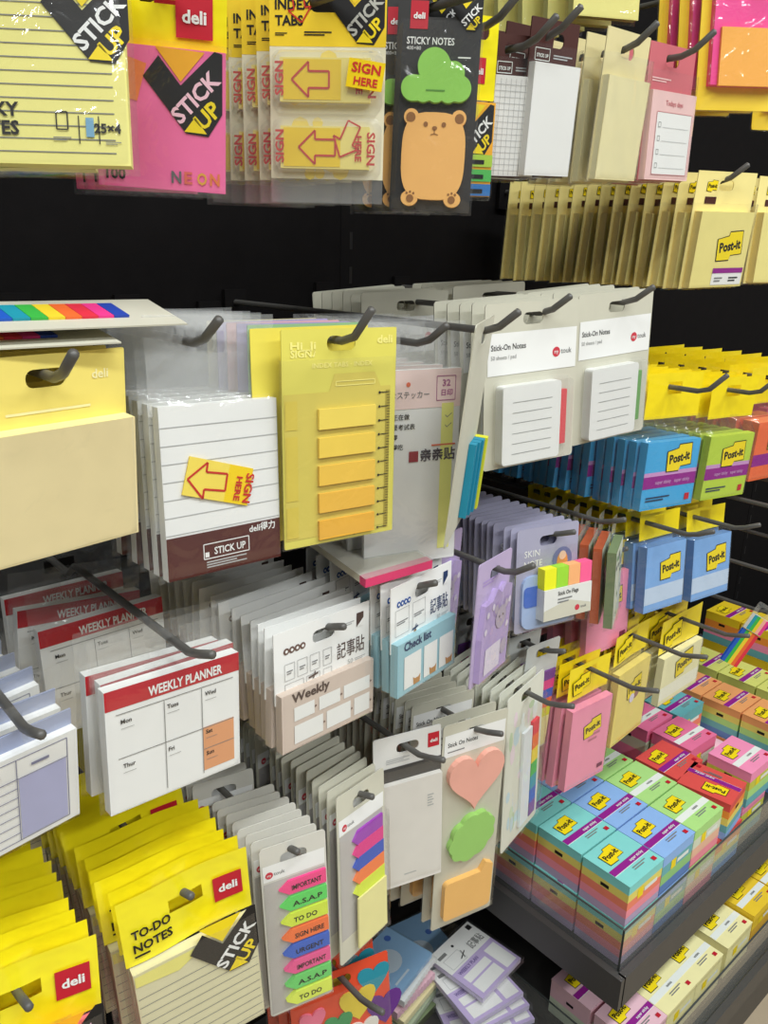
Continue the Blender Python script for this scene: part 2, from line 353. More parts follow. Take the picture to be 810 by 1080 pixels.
def bear_card():
    k = K('sticky_note_card', .053, .131, .012); b = card(.053, k.Z(1), k.Z(0), CHAR, .001); y = -.0012
    deli(b, k.X(.15), k.Z(.18), k.X(.36), k.Z(.06), y); b.text('STICKY NOTES', k.X(.12), k.Z(.245), .0042, y, WHITE, .02, width=.030); b.text('400×80', k.X(.12), k.Z(.27), .0022, y, WHITE)
    badge(b, k.X(.62), k.Z(.03), .02, y - .0003, LOGO, LOGO); fine(b, k.X(.74), k.Z(.30), .008, 1, .0008, y, WHITE); k.put(b, 'hang_tab')
    c = MB(); c.prism(cloud(k.X(.50), k.Z(.385), .0445, .0315), -.006, -.001, GRN); fine(c, k.X(.38), k.Z(.455), .012, 1, .0008, -.0063, M('dark_green_print', (90, 150, 60))); k.put(c, 'cloud_note')
    c = MB(); bx, bz = k.X(.51), k.Z(.748); hw, hh = .0205, .0262; p = []
    for i in range(40):
        t = 2 * math.pi * i / 40; e = 2 / 3.2; cs, sn = math.cos(t), math.sin(t); p.append((bx + hw * abs(cs) ** e * (1 if cs > 0 else -1), bz + hh * abs(sn) ** e * (1 if sn > 0 else -1)))
    c.prism(p, -.0060, -.001, ORG)
    for s in (-1, 1):
        c.prism(circ(bx + s * .0152, bz + .0232, .0048), -.0058, -.001, ORG); c.poly(circ(bx + s * .0155, bz + .0228, .0030), -.0061, M('ear_brown', (150, 100, 50)))
        c.prism(circ(bx + s * .0140, bz - .0256, .0056, 16, .0048), -.0059, -.001, ORG)
        c.poly(circ(bx + s * .0136, bz - .0258, .0024), -.0062, M('ear_brown')); [c.poly(circ(bx + s * .0136 + q * .0022, bz - .0226 + (.0008 if q == 0 else 0), .0008, 8), -.0062, M('ear_brown')) for q in (-1, 0, 1)]
        c.poly(circ(bx + s * .0058, bz + .0190, .0015, 10), -.0064, M('ear_brown'))
    c.poly(circ(bx, bz + .0168, .0017, 10, .0012), -.0064, M('ear_brown')); c.line(bx, bz + .016, bx, bz + .0135, .0005, -.0064, M('ear_brown'))
    for s in (-1, 1): c.line(bx, bz + .0135, bx + s * .0024, bz + .0128, .0005, -.0064, M('ear_brown'))
    k.put(c, 'bear_note'); k.put(sleeve(.053, k.Z(1), -.008, .006, over=.0015), 'sleeve'); return k
k = bear_card(); hang(k.r, (.404, .411, .160), k.t, -44, -2, 1)
tag(k.r, 'black card with green cloud and orange bear sticky notes, frontmost', 'sticky notes')
stack(k.r, 3, .02, 'black card with cloud and bear sticky notes, {o} from the front on its hook', 'cloud and bear sticky note cards'); hook(.404, .149, .362, 'dark hook carrying the bear note cards')

def tick_tabs():
    k = K('index_tab_pack', .036, .117, .010); b = card(.036, k.Z(.45), k.Z(0), YEL, .001); deli(b, k.X(.4), k.Z(.36), k.X(.75), k.Z(.22), -.0013); k.put(b, 'hang_tab')
    p = MB(); y = -.004; p.box(-.018, .018, y, 0, k.Z(1), k.Z(.46), M('amber_print')); y -= .0003
    badge(p, k.X(.02), k.Z(.47), .034, y, LOGO, LOGO)
    for i, c in enumerate((M('lime_tab', (176, 214, 70)), M('green_tab', (84, 190, 90)), M('blue_tab', (50, 120, 190)))):
        p.rect(k.X(.05), k.Z(.83 + .085 * i - .005), k.X(1), k.Z(.755 + .085 * i), y - .0004, c); p.rect(k.X(.2), k.Z(.81 + .085 * i), k.X(.8), k.Z(.785 + .085 * i), y - .0007, BLACK)
    k.put(p, 'tab_strip'); k.put(sleeve(.036, k.Z(1), k.Z(.45), .004), 'sleeve'); return k
k = tick_tabs(); hang(k.r, (.465, .437, .161), k.t, -14, 4, -2); tag(k.r, 'narrow tab pack with yellow header and green and blue tabs, right of the bear card', 'index tabs')
stack(k.r, 2, .03, 'narrow tab pack with yellow header, {o} from the front beside the bear card', 'narrow striped tab packs'); hook(.465, .151, .41, 'dark hook carrying the narrow tab packs beside the bear')

def memo(name, W, H, t, hf, head, paper, d=.006, pat=None, logo=True, fl=None):
    k = K(name, W, H, t); b = card(W, k.Z(1), k.Z(0), head, .001)
    if logo: b.frame(k.X(.12), k.Z(hf * .93), k.X(.42), k.Z(hf * .66), .0005, -.0012, WASH); b.text('STICK UP', k.X(.15), k.Z(hf * .86), .0024, -.0013, WASH, .02, width=W * .24); fine(b, k.X(.5), k.Z(hf * .8), W * .4, 2, .0009, -.0012, LGREY)
    k.put(b, 'hang_tab'); p = pad(W * .96, k.Z(.985), k.Z(hf), d, paper, y0=-.001)
    if pat: pat(p, k)
    k.put(p, 'memo_pad'); k.put(sleeve(W, k.Z(1), k.Z(.16), d + .001, fl, over=.0012, amp=.0003 if not fl else .001), 'sleeve'); return k
def grid(p, k):
    for i in range(1, 9): p.line(k.X(.03 + i * .104), k.Z(.3), k.X(.03 + i * .104), k.Z(.98), .0003, p.y, LGREY)
    for i in range(1, 16): p.line(k.X(.03), k.Z(.3 + i * .043), k.X(.97), k.Z(.3 + i * .043), .0003, p.y, LGREY)
k = memo('memo_pad_pack', .041, .096, .010, .28, DBROWN, WHITE, pat=grid); hang(k.r, (.508, .436, .156), k.t, -18, 6, -2); tag(k.r, 'grid paper memo pad with dark brown header, between tab pack and blank pad', 'memo pad')
hook(.508, .146, .412, 'dark hook carrying the grid memo pad')
k = memo('memo_pad_pack', .053, .107, .013, .27, DBROWN, WHITE); hang(k.r, (.538, .426, .169), k.t, -3, 5, -3); tag(k.r, 'blank white memo pad with dark brown header, in clear bag', 'memo pad')
stack(k.r, 3, .024, 'white memo pad with brown header, {o} from the front behind the blank one', 'blank memo pads with brown headers'); hook(.532, .156, .41, 'dark hook carrying the blank white memo pads')
CREAM = M('cream_pad', (240, 230, 176))
k = memo('memo_pad_pack', .068, .112, .015, .3, M('cream_board', (226, 214, 160)), CREAM, logo=False, fl=HAZE2); hang(k.r, (.632, .425, .178), k.t, 4, 5, -3); tag(k.r, 'cream memo pad in crinkled clear bag beside the pink list pad', 'memo pad')
stack(k.r, 4, .02, 'cream memo pad in clear bag, {o} from the front on its hook', 'cream memo pads'); hook(.628, .163, .408, 'dark hook carrying the cream memo pads')
def todays():
    ROSE = M('rose_header', (200, 104, 112)); BLUSH = M('blush_paper', (240, 200, 196)); k = K('memo_pad_pack', .074, .109, .012); b = card(.074, k.Z(1), k.Z(0), ROSE, .001); fine(b, k.X(.1), k.Z(.25), .03, 2, .001, -.0012, BLUSH); k.put(b, 'hang_tab')
    p = pad(.072, k.Z(.99), k.Z(.34), .006, BLUSH, y0=-.001); y = p.y; p.text('Todays days', 0, k.Z(.44), .0042, y, ROSE, .01, align='c'); p.rect(k.X(.14), k.Z(.95), k.X(.92), k.Z(.49), y, WHITE); p.frame(k.X(.14), k.Z(.95), k.X(.92), k.Z(.49), .0004, y - .0002, ROSE)
    for i in range(4): p.frame(k.X(.19), k.Z(.60 + i * .1), k.X(.24), k.Z(.565 + i * .1), .0004, y - .0003, GREY); p.line(k.X(.28), k.Z(.6 + i * .1), k.X(.86), k.Z(.6 + i * .1), .0003, y - .0003, LGREY)
    k.put(p, 'memo_pad'); k.put(sleeve(.074, k.Z(1), k.Z(.2), .007, over=.0012, amp=.0003), 'sleeve'); return k
k = todays(); hang(k.r, (.706, .429, .181), k.t, 0, 1, -3); tag(k.r, 'pink daily list memo pad with rose header and four check boxes', 'memo pad')
stack(k.r, 3, .022, 'pink daily list pad with rose header, {o} from the front', 'pink daily list pads'); hook(.702, .169, .400, 'dark hook carrying the pink daily list pads')
def yellow_block():
    k = K('sticky_note_pack', .070, .060, -.02); k.put(tab(.07, -.014, .014, PYEL), 'hang_tab'); p = pad(.07, k.Z(1), k.Z(0), .008, YELP); k.put(p, 'note_pad'); k.put(sleeve(.07, k.Z(1), -.013, .008, amp=.0002), 'sleeve'); return k
k = yellow_block(); hang(k.r, (.691, .500, .270), k.t, -20, 0, -3); tag(k.r, 'pale yellow note pad hanging above the cream and pink memo pads', 'sticky notes'); stack(k.r, 6, .03, 'pale yellow note pad, {o} from the front above the memo pads', 'pale yellow pads above the memo pads', yaw_to=-16); hook(.691, .29, .465, 'dark hook above the cream memo pads')
def pinkorange():
    k = K('sticky_note_pack', .080, .125, .02); b = card(.08, k.Z(1), k.Z(0), YIDX, .002); k.put(b, 'hang_tab', 'yellow backing card')
    for a, c, v0, v1 in (('note_pad', M('hot_pink', (246, 70, 150)), .1, .84), ('note_pad', M('orange_note', (252, 176, 70)), .46, .85)):
        p = MB(); p.box(k.X(.12 if v0 < .2 else .2), k.X(1), -.008 if v0 < .2 else -.011, -.001 if v0 < .2 else -.0082, k.Z(v1), k.Z(v0), c); k.put(p, a)
    k.put(sleeve(.08, k.Z(1), k.Z(.08), .0118, over=.001, amp=.0003), 'sleeve'); return k
k = pinkorange(); hang(k.r, (.802, .425, .265), k.t, -32, -4, -2); tag(k.r, 'pink and orange note pads on yellow card, top right corner', 'sticky notes'); stack(k.r, 3, .022, 'pink and orange notes on yellow card, {o} from the front', 'pink and orange note cards'); hook(.802, .245, .38, 'dark hook carrying the pink and orange notes')
k = pinkorange(); hang(k.r, (.925, .432, .262), k.t, -25, -4, -2); tag(k.r, 'second pink and orange note card, cut by the right edge', 'sticky notes', 'pink and orange note cards'); hook(.925, .242, .385, 'dark hook at the top right edge')

# ================================================================== CANARY ROW
CANP = M('canary_pad', (240, 226, 142)); CANT = M('canary_tab', (246, 230, 150)); CANS = M('canary_side', (244, 220, 134))
def canary():
    k = K('sticky_note_pack', .086, .112, .013); b = tab(.086, k.Z(1), k.Z(0), CANT); y = -.0012
    postit(b, k.X(.26), k.Z(.12), .014, y); b.rect(k.X(.17), k.Z(.27), k.X(.36), k.Z(.21), y, DBROWN); k.put(b, 'hang_tab')
    p = pad(.078, k.Z(.985), k.Z(.33), .009, CANP, CANS, y0=-.001); y = p.y; postit(p, k.X(.62), k.Z(.62), .036, y, 8)
    p.rect(k.X(.40), k.Z(.965), k.X(.93), k.Z(.82), y, WHITE); p.rect(k.X(.40), k.Z(.86), k.X(.93), k.Z(.815), y - .0003, PURP); fine(p, k.X(.45), k.Z(.91), .012, 2, .0014, y - .0003, GREY); fine(p, k.X(.70), k.Z(.91), .014, 2, .0014, y - .0003, BLACK)
    k.put(p, 'note_pad'); k.put(sleeve(.086, k.Z(1), k.Z(.26), .0103, over=.0015, amp=.0003), 'sleeve'); return k
k = canary(); hang(k.r, (.830, .426, .090), k.t, -12, 5, -2); tag(k.r, 'front pale yellow note pack of the long row, below the pink list pad', 'sticky notes')
stack(k.r, 14, .0185, 'pale yellow note pack, {o} in the long row from the front', 'pale yellow note packs in the long row', yaw_to=-8); hook(.828, .079, .416, 'dark hook carrying the long row of pale yellow packs')
k = canary(); hang(k.r, (.965, .429, .095), k.t, -12, 1, -1); tag(k.r, 'front pale yellow note pack at the right edge, beside the long row', 'sticky notes')
stack(k.r, 8, .024, 'pale yellow note pack, {o} from the front in the row at right edge', 'pale yellow note packs at the right edge', yaw_to=-8); hook(.965, .084, .395, 'dark hook at the right edge with pale yellow packs')

# ================================================================== SECOND ROW
def cream_block():
    HD = M('soft_yellow_card', (246, 226, 120)); k = K('sticky_note_pack', .088, .105, .012); b = card(.088, k.Z(1), k.Z(0), HD, .001); fine(b, k.X(.25), k.Z(.28), .045, 1, .0014, -.0012, M('pale_card_print', (250, 240, 180))); b.text('deli', k.X(.78), k.Z(.14), .005, -.0012, M('pale_card_print'), .02); k.put(b, 'hang_tab')
    p = pad(.086, k.Z(.99), k.Z(.34), .010, M('beige_notes', (240, 222, 168)), CANARY, y0=-.001); k.put(p, 'note_pad'); k.put(sleeve(.088, k.Z(1), k.Z(.3), .0112, over=.0015), 'sleeve'); return k
k = cream_block(); hang(k.r, (.142, .415, -.051), k.t, 7, 5, -1); tag(k.r, 'large beige note pad on soft yellow card, left edge', 'sticky notes'); stack(k.r, 4, .022, 'beige note pad on soft yellow card, {o} from the front', 'beige note pads on yellow cards', yaw_to=3); hook(.142, -.063, .385, 'dark hook carrying the beige note pads')
RB = [M('rainbow%d' % i, c) for i, c in enumerate(((30, 90, 190), (30, 150, 170), (60, 180, 70), (240, 210, 50), (240, 110, 50), (226, 50, 70), (235, 60, 140), (40, 70, 170)))]
def rainbow_card():
    r = empty('page_flag_card'); b = MB(); b.box(-.050, .062, -.022, .022, 0, .0008, CARDG); b.build('backing_card', r)
    for i, m in enumerate(RB): q = MB(); q.box(-.036 + i * .0088, -.0275 + i * .0088, -.009, .012, .0009, .0022, m); q.build('flag', r)
    return r
for i, (x, y, z, a, tl, l) in enumerate(((.158, .432, -.040, 3, 14, 'rainbow page flag card lying on top of the beige pads, upper one'), (.118, .430, -.0475, 2, 10, 'rainbow page flag card lying under the upper one, blue and pink edge showing'))):
    r = rainbow_card(); r.location = (x, y, z + ZC + (.006 if i == 0 else .004)); r.rotation_euler = (R(tl), 0, R(a)); tag(r, l, 'page flags', 'rainbow flag cards lying flat')

MAROON = M('maroon_print', (86, 40, 34))
def lined_white():
    k = K('memo_pad_pack', .079, .103, -.034); W = .079
    t = tab(W + .006, k.Z(0) - .006, .016, HAZE, .0022, 1.0); k.put(t, 'hang_tab', 'creased clear bag top')
    b = pad(W, k.Z(1), k.Z(0), .007, WHITE); y = b.y
    rules(b, -W / 2, W / 2, k.Z(.115), k.Z(.73), 7, .0005, y, LGREY); b.rect(-W / 2, k.Z(1), W / 2, k.Z(.745), y, MAROON)
    b.text('deli得力', k.X(.95), k.Z(.80), .0042, y - .0003, WHITE, .02, align='r'); b.frame(k.X(.30), k.Z(.91), k.X(.70), k.Z(.82), .0006, y - .0003, WHITE); b.text('STICK UP', k.X(.39), k.Z(.89), .0046, y - .0003, WHITE, .02, width=.022); b.rect(k.X(.31), k.Z(.90), k.X(.345), k.Z(.87), y - .0003, WHITE); fine(b, k.X(.32), k.Z(.935), .028, 3, .0008, y - .0003, LGREY)
    f = [(.15, .34), (.69, .43), (.62, .65), (.05, .55)]; k.put(b, 'memo_pad')
    q = MB(); P = [(k.X(u), k.Z(v)) for u, v in ((.22, .285), (.76, .41), (.69, .63), (.14, .50))]; q.prism(P, y - .0009, y - .0002, YFLAG)
    q.poly([P[0], tuple(a + (c - a) * .62 for a, c in zip(P[0], P[1])), tuple(a + (c - a) * .62 for a, c in zip(P[3], P[2])), P[3]], y - .0011, M('flag_light', (250, 224, 90)))
    arrow(q, k.X(.35), k.Z(.44), .026, y - .0014, -12, REDP); q.text('SIGN', k.X(.70), k.Z(.43), .0055, y - .0014, REDP, .03, width=.0185, rot=-104); q.text('HERE', k.X(.61), k.Z(.44), .0042, y - .0014, REDP, .03, width=.015, rot=-104); k.put(q, 'page_flag', 'yellow flag reading SIGN HERE')
    k.put(sleeve(W, k.Z(1), k.Z(0) + .003, .0085, ztab=k.Z(0), ph=.4), 'sleeve'); return k
k = lined_white(); hang(k.r, (.241, .423, -.085), k.t, 0, -3, 1); tag(k.r, 'front white lined memo pad with maroon base and yellow flag', 'memo pad')
for c in stack(k.r, 6, .0118, 'white lined memo pad with maroon base, {o} from front', 'white lined memo pads with maroon base')[1:]:
    for g in list(c.children):
        if g.name.startswith('page_flag'): bpy.data.objects.remove(g)
hook(.226, -.051, .398, 'dark hook carrying the white lined memo pads')
def index_yellow(face):
    k = K('page_flag_card', .085, .140, .009); b = card(.085, k.Z(1), k.Z(0), face, .001); y = -.0012
    k.put(b, 'hang_tab'); return k, b
LEM = M('lemon_card', (228, 218, 98)); LEM2 = M('lemon_print', (220, 202, 92)); LEM3 = M('lemon_pale', (250, 240, 140))
def index_front():
    k = K('page_flag_card', .085, .140, .009); b = card(.085, k.Z(1), k.Z(0), LEM, .001); y = -.0012
    b.poly([(k.X(u), k.Z(v)) for u, v in ((.01, .28), (.39, .28), (.44, .20), (.80, .20), (.86, .27), (.95, .27), (.95, .96), (.01, .96))], y, LEM2)
    b.frame(k.X(.45), k.Z(.255), k.X(.80), k.Z(.235), .0006, y - .0003, LEM3)
    for v0, v1 in ((.31, .44), (.47, .77), (.80, .95)): b.rect(k.X(.02), k.Z(v1), k.X(.12), k.Z(v0), y - .0003, M('lemon_side', (222, 200, 80)))
    b.text('Hi_Ji', k.X(.07), k.Z(.085), .0046, y, LEM3, .03, width=.018); b.text('SIGN♪', k.X(.07), k.Z(.12), .0046, y, LEM3, .03, width=.018); b.text('deli', k.X(.82), k.Z(.07), .0052, y, LEM3, .03, width=.012); b.text('INDEX TABS · INDEX', k.X(.25), k.Z(.17), .0032, y, LEM3, .02, width=.045)
    b.rect(k.X(.905), k.Z(.975), k.X(.945), k.Z(.29), y - .0003, M('olive_ruler', (176, 158, 60)))
    for i in range(11): b.line(k.X(.86 if i % 2 else .84), k.Z(.30 + i * .067), k.X(.93), k.Z(.30 + i * .067), .0006, y - .0005, BLACK); b.poly(circ(k.X(.845), k.Z(.30 + i * .067), .0009, 8), y - .0006, BLACK)
    for i in range(50): b.line(k.X(.915), k.Z(.3 + i * .0134), k.X(.945), k.Z(.3 + i * .0134), .0003, y - .0005, BLACK)
    b.text('in the Hi_Ji.', k.X(.42), k.Z(.975), .0034, y - .0004, BLACK, .03, width=.020); k.put(b, 'hang_tab')
    for i, c in enumerate(((250, 222, 96), (250, 214, 84), (248, 202, 76), (246, 192, 70), (244, 184, 62))):
        z0 = k.Z(.415 + i * .132); q = MB(); q.box(k.X(.29), k.X(.80), -.0036, -.0016, z0 - .0045, z0 + .0085, M('sun_flag%d' % i, c)); k.put(q, 'flag')
    k.put(sleeve(.085, k.Z(1), k.Z(.13), .003, over=.0012, amp=.0004), 'sleeve'); return k
k = index_front(); hang(k.r, (.323, .406, -.044), k.t, -7, -1, 0); tag(k.r, 'lemon yellow page flag card with five orange strips and ruler', 'page flags', 'pastel page flag cards')
def plain_index(c, nm):
    k = K('page_flag_card', .085, .138, .009); b = card(.085, k.Z(1), k.Z(0), M(nm, c), .001); k.put(b, 'hang_tab')
    for i in range(5): q = MB(); z0 = k.Z(.415 + i * .132); q.box(k.X(.29), k.X(.80), -.0036, -.0011, z0 - .0045, z0 + .0085, M('sun_flag%d' % i)); k.put(q, 'flag')
    return k
for i, (c, nm, lab) in enumerate((((238, 222, 90), 'lemon_card_b', 'lemon yellow'), ((150, 190, 140), 'sage_card', 'sage green'), ((176, 160, 205), 'lilac_card', 'lilac'), ((232, 176, 180), 'pink_card', 'soft pink'), ((180, 170, 210), 'violet_card', 'violet'), ((214, 206, 170), 'sand_card', 'sand'))):
    k = plain_index(c, nm); hang(k.r, (.316 + (-.006 if i == 0 else .0 - .002 * i),   .420 + i * .0095, -.0435 + (.001 if i else 0)), k.t, -7 + i, -1, random.uniform(-1, 1)); tag(k.r, lab + ' page flag card behind the lemon one, %s from the front' % ORD[i], 'page flags', 'pastel page flag cards')
hook(.322, -.053, .385, 'dark hook carrying the pastel page flag cards', bend=1.0)

def sticker_sheet():
    k = K('sticker_sheet_pack', .077, .150, -.018); W = .077; t = tab(W + .006, k.Z(0) - .004, .016, HAZE, .0018, 2.0); k.put(t, 'hang_tab', 'creased clear bag top')
    b = pad(W, k.Z(1), k.Z(0), .004, M('sheet_white', (232, 232, 228))); y = b.y
    b.rect(-W / 2, k.Z(.19), W / 2, k.Z(0), y, M('sheet_pink', (246, 220, 214))); b.rect(k.X(.80), k.Z(.94), k.X(.93), k.Z(.17), y - .0002, M('sheet_lime', (240, 240, 140)))
    b.text('便利なステッカー', k.X(.66), k.Z(.135), .0042, y - .0003, GREY, .01, width=.042, align='r'); b.poly(circ(k.X(.44), k.Z(.07), .0018, 10), y - .0003, M('coral_print', (230, 120, 90)))
    b.frame(k.X(.74), k.Z(.155), k.X(.94), k.Z(.035), .0006, y - .0003, M('mauve_print', (180, 110, 150))); b.text('32', k.X(.80), k.Z(.085), .005, y - .0003, M('mauve_print'), .03); b.text('日印', k.X(.79), k.Z(.13), .0038, y - .0003, M('mauve_print'), .03)
    for i, v in enumerate((.24, .29, .34, .39)): b.text(('我正在做', '重要考試表', '心得', '記得吃'), k.X(.2), k.Z(v), .0034, y - .0003, BLACK, .01) if False else b.text(('我正在做', '重要考试表', '心得', '记得吃')[i], k.X(.22), k.Z(v), .0034, y - .0003, BLACK, .01)
    for v in (.23, .28): b.line(k.X(.84), k.Z(v), k.X(.86), k.Z(v + .012), .0005, y - .0004, GREY); b.line(k.X(.86), k.Z(v + .012), k.X(.91), k.Z(v - .008), .0005, y - .0004, GREY)
    b.text('亲亲贴', k.X(.96), k.Z(.455), .0075, y - .0004, M('slate_print', (86, 80, 90)), .02, width=.029, align='r'); b.rect(k.X(.46), k.Z(.46), k.X(.56), k.Z(.405), y - .0004, M('claret_print', (150, 50, 60))); fine(b, k.X(.70), k.Z(.385), .02, 1, .0012, y - .0004, M('coral_print'))
    k.put(b, 'sticker_sheet'); k.put(sleeve(W, k.Z(1), k.Z(0) + .003, .005, ztab=k.Z(0), ph=.9), 'sleeve'); return k
k = sticker_sheet(); hang(k.r, (.409, .430, -.078), k.t, -19, 0, -1); tag(k.r, 'front bagged white sticker sheet with pale pink top and lime stripe', 'stickers'); stack(k.r, 5, .02, 'bagged white sticker sheet, {o} from the front beside the lemon card', 'bagged sticker sheets'); hook(.405, -.060, .403, 'dark hook carrying the bagged sticker sheets')

TEALF = M('teal_flag', (30, 140, 170)); LIMEF = M('lime_flag', (220, 220, 50)); MYR = M('round_logo_red', (206, 60, 74))
def mylogo(b, x, z, s, y):
    b.poly(circ(x, z, s, 14), y, MYR); b.text('my', x, z - s * .3, s * .8, y - .0002, WHITE, .01, align='c', width=s * 1.1); b.text('touk', x + s * 1.2, z - s * .4, s * 1.1, y, GREY, .01)
def stick_on(tabm, W=.099, H=.134):
    k = K('stick_on_note_card', W, H, .013); b = card(W, k.Z(1), k.Z(0), CARDG, .003); y = -.0013
    b.rect(k.X(.03), k.Z(.42), k.X(.985), k.Z(.17), y, WHITE); b.text('Stick-On Notes', k.X(.06), k.Z(.27), .0048, y - .0002, BLACK, .01, width=.036); b.text('50 sheets / pad', k.X(.06), k.Z(.325), .0034, y - .0002, GREY, .0, width=.026); mylogo(b, k.X(.76), k.Z(.315), .0042, y - .0002); k.put(b, 'hang_tab')
    t = MB(); t.box(k.X(.72), k.X(.86), -.006, -.002, k.Z(.90), k.Z(.55), tabm); k.put(t, 'tab_pad')
    p = MB(); o = rr(k.X(.12), k.Z(.965), k.X(.75), k.Z(.48), .003); p.prism(o, -.0105, -.001, WHITE); rules(p, k.X(.22), k.X(.65), k.Z(.58), k.Z(.90), 6, .0004, -.0108, GREY); k.put(p, 'note_pad')
    s = MB(); o1 = rr(k.X(.09), k.Z(.985), k.X(.90), k.Z(.46), .004); o2 = rr(k.X(.11), k.Z(.97), k.X(.88), k.Z(.475), .004); n = len(o1); s.add([(x, -.0012, z) for x, z in o1] + [(x, -.0116, z) for x, z in o2], [(j, (j + 1) % n, n + (j + 1) % n, n + j) for j in range(n)] + [tuple(range(n, 2 * n))], BLIS); k.put(s, 'blister'); return k
k = stick_on(M('tab_red', (222, 50, 60))); hang(k.r, (.533, .422, -.031), k.t, -10, -1, -3); tag(k.r, 'front grey-green card with white lined notes and a red tab pad', 'sticky notes'); stack(k.r, 0, (0, .014, .028, .042, .056, .15, .165, .18, .195, .21, .225), 'grey-green lined note card with red tab pad, {o} in its row', 'grey-green note cards with red tabs', yaw_to=-6); hook(.545, -.042, .405, 'dark hook carrying the note cards with red tabs')
k = stick_on(M('tab_green', (96, 160, 70))); hang(k.r, (.649, .421, -.024), k.t, -7, 0, -4); tag(k.r, 'front grey-green card with white lined notes and a green tab pad', 'sticky notes'); stack(k.r, 0, (0, .0145, .028, .042, .056, .07, .15, .165, .18, .195, .21), 'grey-green lined note card with green tab pad, {o} in its row', 'grey-green note cards with green tabs', yaw_to=-5); hook(.657, -.035, .40, 'dark hook carrying the note cards with green tabs')
def turned():
    k = K('page_flag_card', .092, .158, .012); k.put(card(.092, k.Z(1), k.Z(0), CARDG, .003), 'hang_tab')
    for i, m in enumerate((TEALF, TEALF, TEALF, LIMEF)): q = MB(); q.box(k.X(.56 + i * .1), k.X(.645 + i * .1), -.0065 - .0015 * i, -.0011, k.Z(.95), k.Z(.58), m); k.put(q, 'flag')
    return k
k = turned(); hang(k.r, (.436, .386, -.040), k.t, 34, 5, -1); tag(k.r, 'grey card turned edge-on on its hook, teal and yellow flags on its far side', 'page flags'); hook(.434, -.049, .365, 'dark hook carrying the edge-on grey flag card')

BLUE = M('sticky_blue', (70, 170, 226)); LIME = M('sticky_lime', (190, 216, 70)); PK = M('sticky_pink', (250, 156, 184)); SKY = M('sticky_sky', (130, 176, 232)); ORN = M('sticky_orange', (244, 112, 64)); SUN = M('sticky_sun', (246, 224, 124)); PURP2 = M('purple_stripe_pale', (205, 150, 205)); TBL = M('bag_label_pale', (205, 222, 240))
SS = ((.44, .50, PURP2), (.50, .68, PURP))
def band_txt(p, w, zt, h):
    for u in (-.28, .08): p.text('super sticky', u * w, zt - .62 * h, .0042, p.y - .0003, M('purple_stripe_pale'), .02, width=w * .3)
    fine(p, -w * .42, zt - .83 * h, w * .45, 2, .0016, p.y - .0003, M('navy_print', (40, 60, 90))); p.rect(w * .33, zt - .92 * h, w * .42, zt - .82 * h, p.y - .0003, RED)
k = note_pack('sticky_note_pack', .086, .144, .016, .33, .49, BLUE, PYEL, d=.010, logo=.45, logo_uv=(.62, .25), bands=SS, extra=band_txt, ph=.3); hang(k.r, (.792, .430, -.107), k.t, -10, 0, 1); tag(k.r, 'front bright blue note pack with purple band under yellow tab', 'sticky notes'); stack(k.r, 16, .0138, 'bright blue note pack with yellow tab, {o} in its row', 'bright blue note packs', yaw_to=-6, jit=1.5); hook(.782, -.123, .382, 'dark hook carrying the bright blue note packs', bend=.9)
k = note_pack('sticky_note_pack', .077, .143, .016, .33, .46, LIME, PYEL, d=.010, logo=.5, logo_uv=(.58, .3), bands=SS, extra=band_txt, ph=1.3); hang(k.r, (.924, .428, -.121), k.t, -13, 2, 0); tag(k.r, 'front lime green note pack with purple band under yellow tab', 'sticky notes'); stack(k.r, 15, .0145, 'lime green note pack with yellow tab, {o} in its row', 'lime green note packs', yaw_to=-6, jit=1.5); hook(.914, -.137, .388, 'dark hook carrying the lime green note packs', bend=.9)
k = note_pack('sticky_note_pack', .086, .140, .016, .33, .46, ORN, PYEL, M('orange_side', (240, 130, 90)), d=.022, logo=.45, bands=((.55, .75, PURP),), ph=2.2); hang(k.r, (1.045, .440, -.118), k.t, -8, 2, 0); tag(k.r, 'thick orange note pack at the right edge, beside the lime green one', 'sticky notes'); stack(k.r, 8, .03, 'orange note pack, {o} from the front at the right edge', 'orange note packs', yaw_to=-6); hook(1.045, -.134, .40, 'dark hook at the right edge with orange packs', bend=.9)
k = note_pack('sticky_note_pack', .086, .140, .016, .33, .46, M('hot_pink'), PYEL, d=.012, logo=.45, bands=((.55, .75, PURP),), ph=2.9); hang(k.r, (1.155, .440, -.118), k.t, -8, 2, 0); tag(k.r, 'hot pink note pack past the orange one, cut by the right edge', 'sticky notes'); stack(k.r, 8, .03, 'hot pink note pack, {o} from the front past the orange packs', 'hot pink note packs', yaw_to=-6); hook(1.155, -.134, .40, 'dark hook past the orange packs', bend=.9)

